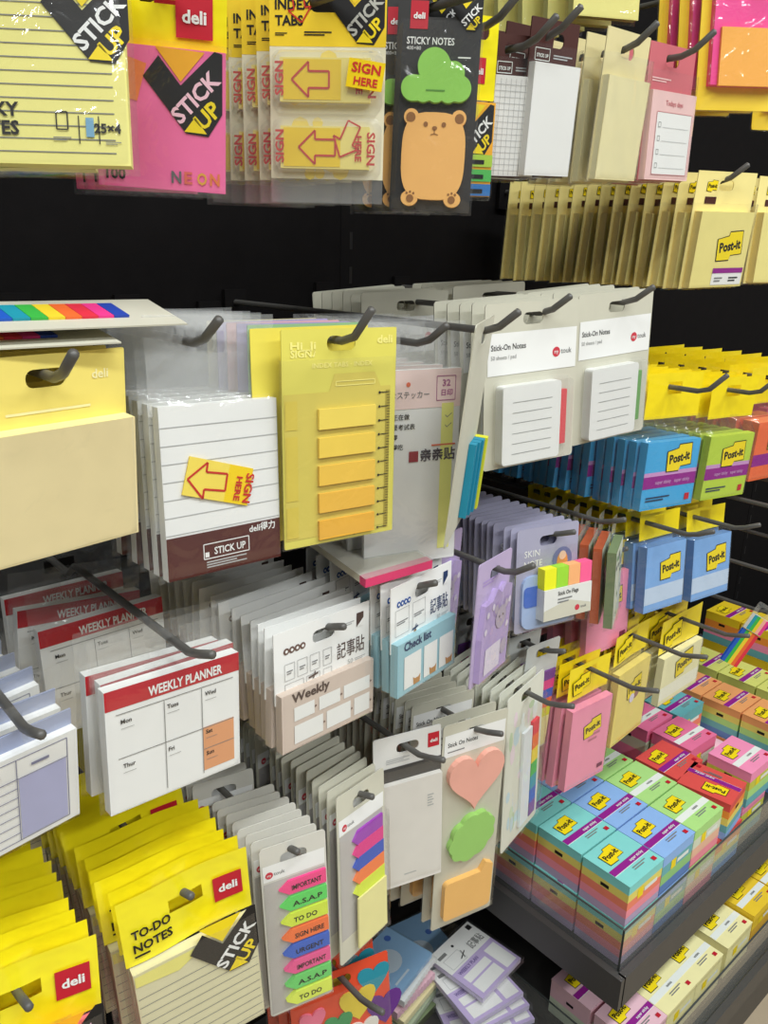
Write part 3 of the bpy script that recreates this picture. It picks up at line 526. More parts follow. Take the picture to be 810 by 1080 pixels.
# ================================================================== THIRD ROW
SLATE = M('slate_blue_print', (150, 152, 190)); NAVY = M('navy_edge', (60, 74, 130)); INK = M('table_ink', (120, 122, 150))
def bagtop_pad(name, W, H, bag, d, paper, draw, film_=None, head=None):
    """Pad in a clear bag; the bag's punched top rises BAG above the pad."""
    k = K(name, W, H, -bag + .010); k.put(tab(W + .006, k.Z(0) - .004, .012, film_ or HAZE2, .0016, W * 90), 'hang_tab', 'creased clear bag top')
    b = pad(W, k.Z(1), k.Z(0), d, paper)
    draw(b, k); k.put(b, 'memo_pad')
    if head: q = MB(); q.box(-W / 2, W / 2, -.0005, .0007, k.Z(0), k.Z(0) + .010, head); k.put(q, 'backing_board')
    k.put(sleeve(W, k.Z(1), k.Z(0) + .003, d + .001, ztab=k.Z(0), ph=W * 50), 'sleeve'); return k
def planner(b, k):
    y = b.y; b.frame(k.X(.03), k.Z(.94), k.X(.93), k.Z(.05), .0005, y, INK); b.rect(k.X(.62), k.Z(.93), k.X(.92), k.Z(.26), y, M('lilac_column', (176, 178, 214)))
    for u in (.32, .61): b.line(k.X(u), k.Z(.94), k.X(u), k.Z(.05), .0005, y - .0002, INK)
    for i in range(7): b.line(k.X(.03), k.Z(.25 + i * .1), k.X(.61), k.Z(.25 + i * .1), .0005, y - .0002, INK)
    b.line(k.X(.03), k.Z(.25), k.X(.93), k.Z(.25), .0005, y - .0003, INK); fine(b, k.X(.7), k.Z(.17), .01, 1, .0018, y - .0003, INK); fine(b, k.X(.4), k.Z(.17), .01, 1, .0018, y - .0003, INK)
k = bagtop_pad('planner_pad_pack', .090, .060, .024, .006, WHITE, planner, head=M('pale_blue_board', (160, 168, 196))); hang(k.r, (.090, .400, -.254), k.t, 9, 6, 0); tag(k.r, 'planner pad with lilac column in clear bag, left edge', 'planner pad'); stack(k.r, 6, .028, 'lilac planner pad in clear bag, {o} from the front at the left edge', 'lilac planner pads', jit=2); hook(.106, -.240, .375, 'long dark hook at the left edge over the lilac planner pads', bend=.2, kink=True)
CRIM = M('crimson_band', (190, 34, 44)); CLAY = M('clay_box', (226, 158, 110))
def weekly(b, k):
    y = b.y; b.rect(k.X(0), k.Z(.155), k.X(1), k.Z(0), y, CRIM); b.text('WEEKLY PLANNER', k.X(.30), k.Z(.13), .0062, y - .0003, WHITE, .03, width=.050)
    b.rect(k.X(.70), k.Z(.93), k.X(.95), k.Z(.55), y, CLAY)
    for u in (.41, .695): b.line(k.X(u), k.Z(.21), k.X(u), k.Z(.95), .0005, y - .0002, GREY)
    b.line(k.X(.07), k.Z(.20), k.X(.95), k.Z(.20), .0005, y - .0002, GREY); b.line(k.X(.07), k.Z(.555), k.X(.95), k.Z(.555), .0005, y - .0002, GREY); b.line(k.X(.70), k.Z(.74), k.X(.95), k.Z(.74), .0004, y - .0003, GREY)
    for t, u, v in (('Mon', .1, .28), ('Tues', .43, .28), ('Wed', .72, .28), ('Thur', .1, .64), ('Fri', .43, .64), ('Sat', .72, .61), ('Sun', .72, .80)): b.text(t, k.X(u), k.Z(v), .0028, y - .0003, BLACK, .02); b.line(k.X(u), k.Z(v + .04), k.X(u + .09), k.Z(v + .04), .0003, y - .0003, GREY)
k = bagtop_pad('planner_pad_pack', .089, .080, .023, .008, WHITE, weekly); hang(k.r, (.197, .412, -.242), k.t, 1, -2, 2); tag(k.r, 'front weekly planner pad with crimson top band and clay boxes', 'planner pad'); stack(k.r, 0, (0, .0115, .024, .105, .135, .17), 'weekly planner pad with crimson band, {o} from the front', 'weekly planner pads with crimson bands', jit=2.0); hook(.203, -.229, .378, 'long dark hook ending over the weekly planner pads', bend=.2, kink=True)

TAUPE = M('taupe_print', (214, 196, 182)); TEAL2 = M('teal_print', (156, 198, 208)); LILP = M('lilac_print', (196, 178, 220)); BRW = M('brown_word', (110, 84, 74)); NVY2 = M('navy_word', (40, 60, 100)); FOX = M('fox_print', (190, 140, 84))
def memo_sticker(tint, word, dot, boxes, wordc):
    k = K('memo_sticker_pack', .088, .091, .013); W = .088
    t = tab(W + .002, k.Z(.6), k.Z(0), WHITE); y = -.0012
    for i in range(4): t.poly(circ(k.X(.11 + i * .055), k.Z(.17), .0026, 10), y, dot); t.poly(circ(k.X(.11 + i * .055), k.Z(.17), .0012, 8), y - .0002, WHITE)
    t.rect(k.X(.86), k.Z(.19), k.X(.94), k.Z(.07), y, wordc); t.poly([(k.X(.86), k.Z(.19)), (k.X(.94), k.Z(.19)), (k.X(.94), k.Z(.12))], y - .0002, WHITE); fine(t, k.X(.73), k.Z(.13), .009, 2, .0008, y, LGREY)
    t.text('記事貼', k.X(.64), k.Z(.41), .0105, y, wordc, .005, width=.0275); t.text('50', k.X(.76), k.Z(.50), .0042, y, LGREY, .01); fine(t, k.X(.84), k.Z(.475), .011, 2, .0007, y, LGREY)
    for u0, u1, v0, v1 in boxes[0]: t.frame(k.X(u0), k.Z(v1), k.X(u1), k.Z(v0), .0005, y, LGREY); fine(t, k.X(u0 + .02), k.Z((v0 + v1) / 2), (u1 - u0 - .04) * W, 2, .0009, y, GREY)
    if boxes[2]: t.text('▲', k.X(.35), k.Z(.52), .005, y, FOX)
    t.line(k.X(.33), k.Z(.47), k.X(.43), k.Z(.455), .0016, y - .0003, wordc); t.line(k.X(.38), k.Z(.49), k.X(.40), k.Z(.43), .0010, y - .0003, wordc); k.put(t, 'hang_tab')
    p = pad(W, k.Z(1), k.Z(.50), .007, tint); y = p.y
    p.text(word, k.X(.10), k.Z(.585), .0072, y, wordc, .03, width=.035 if len(word) < 8 else .040)
    for u0, u1, v0, v1 in boxes[1]:
        p.rect(k.X(u0), k.Z(v1), k.X(u1), k.Z(v0), y - .0002, WHITE)
        if boxes[2]: p.poly([(k.X(u1) - .002, k.Z(v1)), (k.X(u1) - .011, k.Z(v1)), (k.X(u1) - .012, k.Z(v1) + .007), (k.X(u1) - .009, k.Z(v1) + .005), (k.X(u1) - .004, k.Z(v1) + .005), (k.X(u1) - .001, k.Z(v1) + .007)], y - .0004, FOX)
        else: p.poly(circ(k.X(u1) + .001, k.Z((v0 + v1) / 2), .0009, 8), y - .0004, BRW)
    k.put(p, 'memo_pad'); k.put(sleeve(W, k.Z(1), k.Z(.30), .008, over=.002, amp=.0004), 'sleeve'); return k
WB = ([(.09, .19, .28, .42), (.22, .32, .28, .42), (.35, .45, .28, .42), (.49, .58, .28, .42), (.09, .28, .45, .58), (.31, .45, .45, .58), (.49, .58, .45, .58)], [(.12, .33, .63, .75), (.38, .61, .63, .75), (.65, .95, .63, .75), (.12, .42, .79, .95), (.46, .73, .79, .95), (.77, .95, .79, .95)], False)
CB = ([(.06, .28, .22, .46), (.34, .55, .22, .46)], [(.10, .38, .64, .95), (.43, .66, .64, .95), (.70, .95, .64, .95)], True)
k = memo_sticker(TAUPE, 'Weekly', BRW, WB, M('espresso_word', (84, 66, 60))); hang(k.r, (.322, .421, -.248), k.t, 3, -1, 0); tag(k.r, 'front white and taupe weekly memo sticker pack', 'memo stickers'); stack(k.r, 0, (0, .010, .020, .030, .043, .057, .071, .085, .099, .113, .127, .141, .155, .169, .183), 'white and taupe weekly memo sticker pack, {o} in its row', 'taupe weekly memo sticker packs', yaw_to=4, jit=1.6); hook(.326, -.261, .412, 'dark hook carrying the taupe weekly memo packs', bend=.2)
k = memo_sticker(TEAL2, 'Check list', M('blue_dots', (50, 90, 160)), CB, NVY2); k.r.scale = (.86, 1, .98); hang(k.r, (.408, .409, -.232), k.t, 9, -1, -1); tag(k.r, 'front white and teal check list memo sticker pack', 'memo stickers'); stack(k.r, 0, (0, .011, .022, .075, .088, .105), 'white and teal check list memo pack, {o} in its row', 'teal check list memo packs', jit=1.4); hook(.404, -.245, .40, 'dark hook carrying the teal check list memo packs', bend=.3)
r = empty('memo_pad_pack'); b = MB(); b.box(-.030, .030, -.045, .045, 0, .006, M('cream_cover', (224, 216, 190))); b.box(-.0305, .0305, -.048, -.040, -.0003, .0065, M('pink_edge', (236, 70, 120))); b.build('memo_pad', r); q = MB(); q.box(-.031, .031, -.048, .047, .0068, .0072, HAZE); q.build('sleeve', r); r.location = (.389, .455, -.225 + ZC); r.rotation_euler = (R(4), R(-3), R(-7)); tag(r, 'cream memo pad with pink edge lying flat across the check list packs', 'memo pad')
MAUVE = M('mauve_card', (192, 174, 208)); MAUVD = M('mauve_shape', (176, 150, 206)); MOUSE = M('mouse_grey', (190, 176, 196))
def mouse_notes():
    k = K('sticky_note_card', .072, .105, .014); b = card(.072, k.Z(1), k.Z(0), MAUVE, .003); fine(b, k.X(.15), k.Z(.17), .03, 2, .0014, -.0012, MAUVD); k.put(b, 'hang_tab')
    p = MB(); pts = [(k.X(.1), k.Z(.96)), (k.X(.92), k.Z(.96)), (k.X(.92), k.Z(.28)), (k.X(.72), k.Z(.24)), (k.X(.60), k.Z(.30)), (k.X(.46), k.Z(.25)), (k.X(.34), k.Z(.33)), (k.X(.14), k.Z(.34)), (k.X(.08), k.Z(.6))]; p.prism(pts, -.006, -.001, M('mauve_pad', (190, 168, 216))); y = -.0063
    cx, cz = k.X(.60), k.Z(.50)
    for s in (-1, 1): p.poly(circ(cx + s * .011, cz + .009, .0062), y, MAUVD); p.poly(circ(cx + s * .011, cz + .009, .004), y - .0002, MOUSE)
    p.poly(circ(cx, cz, .0115, 16, .010), y - .0004, MOUSE)
    for s in (-1, 1): p.poly(circ(cx + s * .004, cz + .001, .0011, 8), y - .0006, BLACK)
    p.poly(circ(cx, cz - .003, .0013, 8), y - .0006, MAUVD); p.rect(k.X(.2), k.Z(.92), k.X(.66), k.Z(.70), y - .0003, M('mauve_white', (232, 222, 238))); p.poly(circ(k.X(.76), k.Z(.78), .007), y - .0003, MOUSE)
    for u, v in ((.2, .42), (.35, .38), (.85, .4), (.82, .6), (.16, .55)): p.poly(circ(k.X(u), k.Z(v), .003, 8), y - .0002, M('mauve_white'))
    k.put(p, 'mouse_note'); k.put(sleeve(.072, k.Z(1), k.Z(.22), .006, over=.0015), 'sleeve'); return k
k = mouse_notes(); hang(k.r, (.480, .397, -.230), k.t, 19, -1, 5); tag(k.r, 'front lilac note card with a grey mouse, beside the check list packs', 'sticky notes'); stack(k.r, 0, (0, .062, .085, .108), 'lilac mouse note card, {o} from the front on its hook', 'lilac mouse note cards', yaw_to=12, jit=2); hook(.482, -.243, .37, 'dark hook carrying the lilac mouse note cards', bend=.5)
def skin():
    SK = M('dusty_lilac_card', (170, 168, 190), rough=.3, coat=.4); k = K('skin_note_card', .076, .102, .014); b = card(.076, k.Z(1), k.Z(0), SK, .003); y = -.0012; b.text('SKIN', k.X(.12), k.Z(.27), .0066, y, WHITE, .0, width=.0185); b.text('NOTE', k.X(.12), k.Z(.37), .0066, y, WHITE, .0, width=.022)
    b.poly(circ(k.X(.74), k.Z(.35), .0125), y, M('slate_round', (110, 116, 160))); b.poly(circ(k.X(.74), k.Z(.37), .007, 14, .010), y - .0002, M('amber_person', (226, 150, 70))); b.poly(circ(k.X(.74), k.Z(.31), .0045), y - .0004, M('face_print', (238, 200, 170))); k.put(b, 'hang_tab')
    p = MB(); p.prism(rr(k.X(.08), k.Z(.97), k.X(.92), k.Z(.45), .01), -.004, -.001, M('periwinkle_note', (168, 190, 228))); p.prism(rr(k.X(.10), k.Z(.75), k.X(.36), k.Z(.55), .004), -.0046, -.0042, M('cornflower_note', (70, 110, 200))); k.put(p, 'note_pad'); k.put(sleeve(.076, k.Z(1), k.Z(.2), .0046, over=.0015, amp=.0003), 'sleeve'); return k
k = skin(); hang(k.r, (.597, .433, -.237), k.t, -11, -4, 0); tag(k.r, 'front dusty lilac note card, behind the small flag box', 'sticky notes'); stack(k.r, 0, (0, .008, .016, .029, .037, .045, .054, .063, .072, .083, .094, .105, .116), 'dusty lilac note card, {o} in its row from the front', 'dusty lilac note cards', yaw_to=-4); hook(.605, -.250, .419, 'dark hook carrying the dusty lilac note cards', bend=.2)
def flag_box():
    r = empty('page_flag_box'); W, H, D = .060, .051, .012; b = MB(); b.box(-W / 2, W / 2, -D, 0, -H, -H * .40, M('box_white', (226, 226, 220))); b.poly([(-W / 2, -H), (W / 2, -H), (W / 2, -H * .82), (0, -H * .66), (-W / 2, -H * .80)], -D - .0002, CARDG)
    b.text('Stick On Flags', -W * .22, -H * .54, .0042, -D - .0004, BLACK, .01, width=.026); fine(b, -W * .22, -H * .63, .018, 2, .0014, -D - .0004, GREY, .003); b.poly(circ(W * .20, -H * .86, .0030, 12), -D - .0004, MYR); b.text('touk', W * .27, -H * .885, .003, -D - .0004, GREY, .01); b.build('box_sleeve', r)
    for i, c in enumerate(((240, 240, 40), (160, 220, 60), (250, 180, 120), (255, 100, 150))): q = MB(); q.box(-W / 2 + i * W / 4 + .0004, -W / 2 + (i + 1) * W / 4, -D * .9, -.001, -H * .40 + .0004, 0, M('flag_neon%d' % i, c)); q.build('flag', r)
    return r
r = flag_box(); p = Vector((.611, .4245, -.275 + ZC)); put(r, p, -11, -4, 0); tag(r, 'small white box of yellow, green, orange and pink page flags', 'page flags')
BRICK = M('brick_edge', (196, 96, 58)); MOSS = M('moss_edge', (120, 136, 96))
def side_pack(c):
    k = K('memo_pad_pack', .064, .105, .006); k.put(tab(.066, k.Z(.32), k.Z(0), HAZE, .002, 1.7), 'hang_tab', 'creased clear bag top'); b = pad(.062, k.Z(1), k.Z(.22), .009, M('leaf_paper', (206, 210, 190)), c); y = b.y
    for i in range(16): a = random.random(); b.poly(circ(k.X(.12 + .76 * random.random()), k.Z(.28 + .66 * a), random.uniform(.002, .006), 7, random.uniform(.002, .005)), y - .0001 * (i % 4 + 1), (MOSS, GREY, WHITE, M('sage_card'))[i % 4])
    k.put(b, 'memo_pad'); k.put(sleeve(.064, k.Z(1), k.Z(.24), .010, over=.003, amp=.001), 'sleeve'); return k
for i, (c, l) in enumerate(((MOSS, 'memo pad with leafy cover and green edge, frontmost of the bagged bunch'), (BRICK, 'bagged memo pad with brick orange edge, second in the bunch'), (BRICK, 'bagged memo pad with brick orange edge, third in the bunch'), (BRICK, 'bagged memo pad with brick orange edge, fourth in the bunch'), (MOSS, 'bagged memo pad with green edge, fifth in the bunch'), (BRICK, 'bagged memo pad with brick orange edge, sixth in the bunch'))):
    k = side_pack(c); hang(k.r, (.698 - .001 * i, .428 + .0155 * i, -.252), k.t, 27 - .5 * i, -3, 0); tag(k.r, l, 'memo pad', 'bagged memo pads with coloured edges')
hook(.700, -.258, .425, 'dark hook carrying the bagged leafy memo pads', bend=.2)
def plain_tail(p, w, zt, h): p.rect(w * .3, zt - .90 * h, w * .44, zt - .82 * h, p.y - .0003, M('plum_print', (120, 40, 80)))
k = note_pack('sticky_note_pack', .080, .122, .012, .24, .27, PK, PYEL, d=.008, logo=.4, logo_uv=(.6, .32), ph=.2, extra=plain_tail); hang(k.r, (.748, .462, -.298), k.t, -2, -4, 1); tag(k.r, 'pink note pack partly behind the bagged leafy memo pads', 'sticky notes'); stack(k.r, 4, .022, 'pink note pack, {o} from the front behind the leafy memo pads', 'pink note packs behind memo pads'); hook(.750, -.310, .448, 'dark hook behind the leafy memo pads', bend=.4)
SKB = ((.62, .88, M('sky_label', (196, 214, 236))),)
for x, y, z, W, tl, l, g in ((.820, .443, -.268, .074, -5, 'front sky blue note pack, left one of two', 'left sky blue note packs'), (.932, .444, -.283, .080, -6, 'front sky blue note pack, right one of two, below the lime packs', 'right sky blue note packs')):
    k = note_pack('sticky_note_pack', W, .112, .010, .26, .31, SKY, PYEL, M('sky_side', (96, 140, 204)), d=.012, logo=.5, logo_uv=(.62, .36), bands=SKB, ph=x); hang(k.r, (x, y, z), k.t, -6, tl, 1); tag(k.r, l, 'sticky notes'); stack(k.r, 10, .0175, l.split(',')[0].replace('front ', '') + ', {o} of the ' + g.split()[0] + ' row', g); hook(x - .026, z - .010, .376, 'long dark hook carrying the ' + g, bend=.3)
hook(1.02, -.290, .385, 'empty dark hook right of the sky blue packs, upper', bend=.3, kink=True); hook(1.075, -.395, .36, 'empty dark hook right of the sky blue packs, lower', bend=.3, kink=True); hook(1.19, -.30, .38, 'empty dark hook near the right edge, upper', bend=.3, kink=True); hook(1.21, -.39, .38, 'empty dark hook near the right edge, lower', bend=.3, kink=True)
k = note_pack('sticky_note_pack', .09, .15, .014, .2, .25, M('sand_pad', (222, 206, 170)), HAZE, d=.012, logo=0, wob=.001); hang(k.r, (1.225, .43, -.235), k.t, -8, 0, 0); tag(k.r, 'sand coloured note pack hanging at the right edge', 'sticky notes'); hook(1.225, -.250, .39, 'dark hook carrying the sand coloured pack', bend=.3)

# ================================================================== FOURTH ROW
NEONO = M('neon_orange'); 
def todo(paper, tri, up, word, extra=None):
    k = K('sticky_note_pack', .086, .140, .018); W = .086; b = tab(W + .002, k.Z(.34), k.Z(0) + .004, YEL, .0022, random.random() * 6); b.fn = b.g; y = -.0012
    b.text('TO-DO', k.X(.06), k.Z(.19), .0068, y, BLACK, .03, width=.026); b.text('NOTES', k.X(.06), k.Z(.265), .0068, y, BLACK, .03, width=.026); fine(b, k.X(.06), k.Z(.295), .010, 1, .0016, y, BLACK); deli(b, k.X(.72), k.Z(.225), k.X(.95), k.Z(.085), y); b.fn = None; k.put(b, 'hang_tab')
    p = pad(W - .002, k.Z(1), k.Z(.35), .008, paper); y = p.y; rules(p, -W / 2 + .002, W / 2 - .002, k.Z(.50), k.Z(.97), 10, .0005, y, GREY); badge(p, k.X(.44), k.Z(.265), .048, y - .0012, tri, up, word)
    if extra: extra(p, k, y)
    k.put(p, 'note_pad'); k.put(sleeve(W, k.Z(1), k.Z(.32), .0088, ph=.7), 'sleeve'); return k
def neon_x(p, k, y): p.rect(k.X(.02), k.Z(.62), k.X(.98), k.Z(.36), y - .0002, NEONO); p.poly([(k.X(.0), k.Z(.36)), (k.X(.5), k.Z(.36)), (k.X(.0), k.Z(.6))], y - .0004, M('neon_pink'))
def cream_x(p, k, y): p.poly([(k.X(.02), k.Z(.36)), (k.X(.6), k.Z(.36)), (k.X(.35), k.Z(.44)), (k.X(.02), k.Z(.42))], y - .0003, M('pale_yellow_print', (244, 236, 130)))
k = todo(M('neon_pink_pad', (255, 130, 150)), M('amber_print'), LOGO, M('pink_word'), neon_x); hang(k.r, (.090, .404, -.398), k.t, -5, -6, 2); tag(k.r, 'front yellow to-do note pack with neon pad, bottom left corner', 'sticky notes'); stack(k.r, 10, .0135, 'yellow to-do note pack, {o} in the bottom left row', 'yellow to-do packs at bottom left', yaw_to=-4, jit=1.6); hook(.088, -.416, .392, 'dark hook carrying the bottom left to-do packs', bend=.2)
k = todo(M('ivory_pad', (226, 220, 180)), LOGO, LOGO, WHITE, cream_x); hang(k.r, (.192, .398, -.388), k.t, -8, 0, -4); tag(k.r, 'front yellow to-do note pack with ivory lined pad, left of the arrow flags', 'sticky notes'); stack(k.r, 0, (0, .013, .026, .039, .052, .065, .090, .103, .116, .129, .142, .21), 'yellow to-do note pack with ivory pad, {o} in its row', 'yellow to-do packs with ivory pads', yaw_to=-6, jit=1.8); hook(.192, -.406, .398, 'dark hook carrying the ivory to-do packs', bend=.2)

PLASTIC = M('clear_grey_backing', (186, 182, 178), rough=.25, coat=.4)
ARR = [('IMPORTANT', (250, 70, 140)), ('A.S.A.P', (96, 220, 100)), ('TO DO', (220, 240, 70)), ('SIGN HERE', (252, 120, 60)), ('URGENT', (56, 100, 200)), ('IMPORTANT', (240, 90, 150)), ('A.S.A.P', (110, 214, 110)), ('TO DO', (226, 242, 90))]
def arrow_flags():
    k = K('page_flag_card', .052, .156, .014); W = .052; b = card(W, k.Z(1), k.Z(0), M('flag_card_white', (216, 213, 202)), .003); y = -.0012; b.rect(k.X(.03), k.Z(.985), k.X(.97), k.Z(.2), y, PLASTIC); b.rect(k.X(.03), k.Z(.19), k.X(.97), k.Z(.10), y, WHITE); mylogo(b, k.X(.12), k.Z(.155), .0030, y - .0002); k.put(b, 'hang_tab')
    for i, (t, c) in enumerate(ARR):
        z0 = k.Z(.215 + i * .0945); h = .0122; x0, x1 = k.X(.24), k.X(.97); q = MB(); q.prism([(x0, z0 - h / 2), (x0 + .008, z0 - h), (x1, z0 - h), (x1, z0), (x0 + .008, z0)], -.0030 - .0003 * i, -.0012, M('neon_arrow%d' % i, c)); q.text(t, x0 + .010, z0 - h * .72, .0045, -.0033 - .0003 * i, BLACK, .02, width=min(.024, .0038 * len(t))); k.put(q, 'flag')
    k.put(sleeve(W, k.Z(1), k.Z(.19), .0058, over=.0012, amp=.0003), 'sleeve'); return k
k = arrow_flags(); hang(k.r, (.286, .410, -.414), k.t, -15, -2, -2); tag(k.r, 'front card of neon arrow flags printed IMPORTANT and TO DO', 'page flags'); stack(k.r, 0, [.0098 * i for i in range(8)] + [.098, .109, .12], 'neon arrow flag card, {o} in its row', 'neon arrow flag cards', yaw_to=-12, jit=1.0); hook(.284, -.428, .41, 'dark hook carrying the neon arrow flag cards', bend=.1)
def colour_flags():
    k = K('page_flag_card', .062, .150, .014); W = .062; b = card(W, k.Z(1), k.Z(0), CARDG, .003); y = -.0012; b.rect(k.X(.03), k.Z(.24), k.X(.97), k.Z(.02), y, WHITE) if False else None; b.poly([(k.X(.03), k.Z(.23)), (k.X(.97), k.Z(.23)), (k.X(.97), k.Z(.14)), (k.X(.03), k.Z(.14))], y, WHITE); b.rect(k.X(.04), k.Z(.86), k.X(.95), k.Z(.235), y, PLASTIC); mylogo(b, k.X(.14), k.Z(.195), .0030, y - .0002); k.put(b, 'hang_tab')
    for i, c in enumerate(((160, 70, 180), (230, 60, 140), (56, 90, 190), (250, 130, 70), (220, 236, 70))):
        z0 = k.Z(.26 + i * .078); h = .0135; x0, x1 = k.X(.28), k.X(.92); q = MB(); q.prism([(x0, z0 - h / 2), (x0 + .007, z0 - h), (x1, z0 - h), (x1, z0), (x0 + .007, z0)], -.0030 - .0003 * i, -.0012, M('colour_arrow%d' % i, c)); k.put(q, 'flag')
    q = MB(); q.box(k.X(.30), k.X(.92), -.0062, -.0046, k.Z(.95), k.Z(.645), M('lemon_note', (240, 232, 160))); k.put(q, 'note_pad'); k.put(sleeve(W, k.Z(1), k.Z(.24), .0066, over=.001, amp=.0003), 'sleeve'); return k
k = colour_flags(); hang(k.r, (.363, .424, -.408), k.t, 12, -6, 4); tag(k.r, 'front card of five plain colour arrows above a pale yellow pad', 'page flags'); stack(k.r, 0, [.0103 * i for i in range(10)] + [.115 + .0103 * i for i in range(6)], 'colour arrow flag card with yellow pad, {o} in its row', 'colour arrow flag cards', yaw_to=10, jit=1.2); hook(.361, -.422, .416, 'dark hook carrying the colour arrow flag cards', bend=.2)
def memo_deli():
    k = K('memo_pad_pack', .064, .160, .014); b = card(.064, k.Z(1), k.Z(0), M('memo_white', (230, 229, 224)), .002); y = -.0012; deli(b, k.X(.80), k.Z(.13), k.X(.97), k.Z(.04), y); fine(b, k.X(.18), k.Z(.15), .022, 3, .0009, y, LGREY); b.rect(k.X(0), k.Z(.31), k.X(1), k.Z(.20), y, M('smoke_band', (70, 68, 66))); k.put(b, 'hang_tab')
    p = pad(.062, k.Z(.99), k.Z(.29), .005, M('memo_ivory', (232, 228, 220)), y0=-.001); fine(p, k.X(.76), k.Z(.42), .006, 5, .0014, p.y, LGREY); fine(p, k.X(.4), k.Z(.92), .012, 1, .0012, p.y, LGREY); k.put(p, 'memo_pad'); k.put(sleeve(.064, k.Z(1), k.Z(.19), .006, over=.001, amp=.0003), 'sleeve'); return k
k = memo_deli(); hang(k.r, (.421, .431, -.388), k.t, -19, 1, -3); tag(k.r, 'blank off-white memo pad with small red square logo, left of the shapes card', 'memo pad'); hook(.419, -.402, .395, 'dark hook carrying the blank off-white memo pad', bend=.2)
def shapes():
    k = K('sticky_note_card', .070, .234, .014); W = .070; b = card(W, k.Z(1), k.Z(0), CARDG, .003); y = -.0012; b.rect(k.X(.03), k.Z(.145), k.X(.97), k.Z(.045), y, WHITE); b.text('Stick On Notes', k.X(.08), k.Z(.10), .0048, y - .0002, BLACK, .01, width=.032); fine(b, k.X(.08), k.Z(.125), .018, 1, .0012, y - .0002, GREY); k.put(b, 'hang_tab')
    h = []
    for i in range(40):
        t = 2 * math.pi * i / 40; h.append((16 * math.sin(t) ** 3, 13 * math.cos(t) - 5 * math.cos(2 * t) - 2 * math.cos(3 * t) - math.cos(4 * t)))
    q = MB(); q.prism([(k.X(.52) + a * .0019, k.Z(.265) + c * .0021) for a, c in h], -.0065, -.001, M('salmon_note', (252, 180, 162))); k.put(q, 'heart_note')
    pts = []
    for i in range(72): t = 2 * math.pi * i / 72; r_ = 1 + .10 * abs(math.sin(4.5 * t)); pts.append((k.X(.53) + .0235 * r_ * math.cos(t) , k.Z(.555) + .0235 * r_ * math.sin(t) + .2 * .0235 * math.cos(t)))
    q = MB(); q.prism(pts, -.0065, -.001, M('leaf_note', (158, 214, 108))); k.put(q, 'cloud_note')
    o = rr(k.X(.14), k.Z(.95), k.X(.92), k.Z(.755), .005); o = o[:10] + [(k.X(.92), k.Z(.735)), (k.X(.80), k.Z(.715)), (k.X(.72), k.Z(.755))] + o[15:]
    q = MB(); q.prism(o, -.0065, -.001, M('apricot_note', (252, 194, 108))); k.put(q, 'speech_note')
    k.put(sleeve(W, k.Z(1), k.Z(.14), .0068, over=.001, amp=.0003), 'sleeve'); return k
k = shapes(); hang(k.r, (.488, .412, -.390), k.t, -13, 2, -1); tag(k.r, 'front card with pink heart, green cloud and orange speech bubble notes', 'sticky notes'); stack(k.r, 0, [0, .014] + [.042 + .0105 * i for i in range(13)], 'grey card of heart, cloud and speech bubble notes, {o} in its row', 'heart and cloud note cards', yaw_to=-5, jit=1.2); hook(.488, -.404, .392, 'dark hook carrying the heart note cards', bend=.2)
def rainbow_pack(W, H, seed, cols, front):
    k = K('page_flag_card', W, H, .012); b = card(W, k.Z(1), k.Z(0), front, .004); k.put(b, 'hang_tab')
    rs = random.Random(5)
    g = MB()
    for i in range(34): g.poly(circ(k.X(rs.uniform(.12, .9)), k.Z(rs.uniform(.12, .9)), rs.uniform(.003, .007), 7, rs.uniform(.004, .012)), -.00095 - .000008 * i, M('marble%d' % (i % 5), ((206, 222, 190), (232, 214, 220), (196, 216, 222), (226, 232, 226), (190, 206, 170))[i % 5]))
    k.put(g, 'marbled_print')
    q = MB(); q.box(k.X(.42), k.X(.66), -.004, -.0012, k.Z(.93), k.Z(.30), M('flag_window_white', (226, 230, 232))); k.put(q, 'flag_holder')
    for i, m in enumerate(cols): q = MB(); q.box(k.X(.67), k.X(.84), -.0045, -.0012, k.Z(.28 + (i + 1) * .64 / len(cols)), k.Z(.28 + i * .64 / len(cols)), m); k.put(q, 'flag')
    k.put(sleeve(W, k.Z(1), k.Z(.14), .0052, over=.0015, amp=.0012, ph=seed), 'sleeve'); return k
k = rainbow_pack(.080, .172, 1, [RB[5], RB[4], RB[3], RB[2], RB[1], RB[0], M('violet_flag', (120, 60, 150))], M('pearl_card', (222, 222, 206))); hang(k.r, (.573, .424, -.392), k.t, 13, -2, 0); tag(k.r, 'pearl card of rainbow flags in shiny sleeve, right of the shapes card', 'page flags'); stack(k.r, 9, .0104, 'pearl rainbow flag card, {o} from the front in its row', 'pearl rainbow flag cards', yaw_to=12, jit=1.5); hook(.575, -.404, .38, 'dark hook carrying the pearl rainbow flag cards', bend=.2)
def stripes_pack():
    k = K('page_flag_card', .050, .135, .012); b = card(.05, k.Z(1), k.Z(0), M('frost_card', (214, 216, 212), rough=.3), .003); k.put(b, 'hang_tab')
    for i, c in enumerate((M('violet_flag'), RB[6], RB[0], RB[4], M('lime_flag'))): q = MB(); q.box(k.X(.1), k.X(.95), -.003, -.0011, k.Z(.27 + (i + 1) * .085), k.Z(.27 + i * .085), c); k.put(q, 'flag')
    q = MB(); q.box(k.X(.1), k.X(.95), -.003, -.0011, k.Z(.97), k.Z(.70), M('lemon_note')); k.put(q, 'note_pad'); k.put(sleeve(.05, k.Z(1), k.Z(.2), .0036, over=.0012, amp=.0005), 'sleeve'); return k
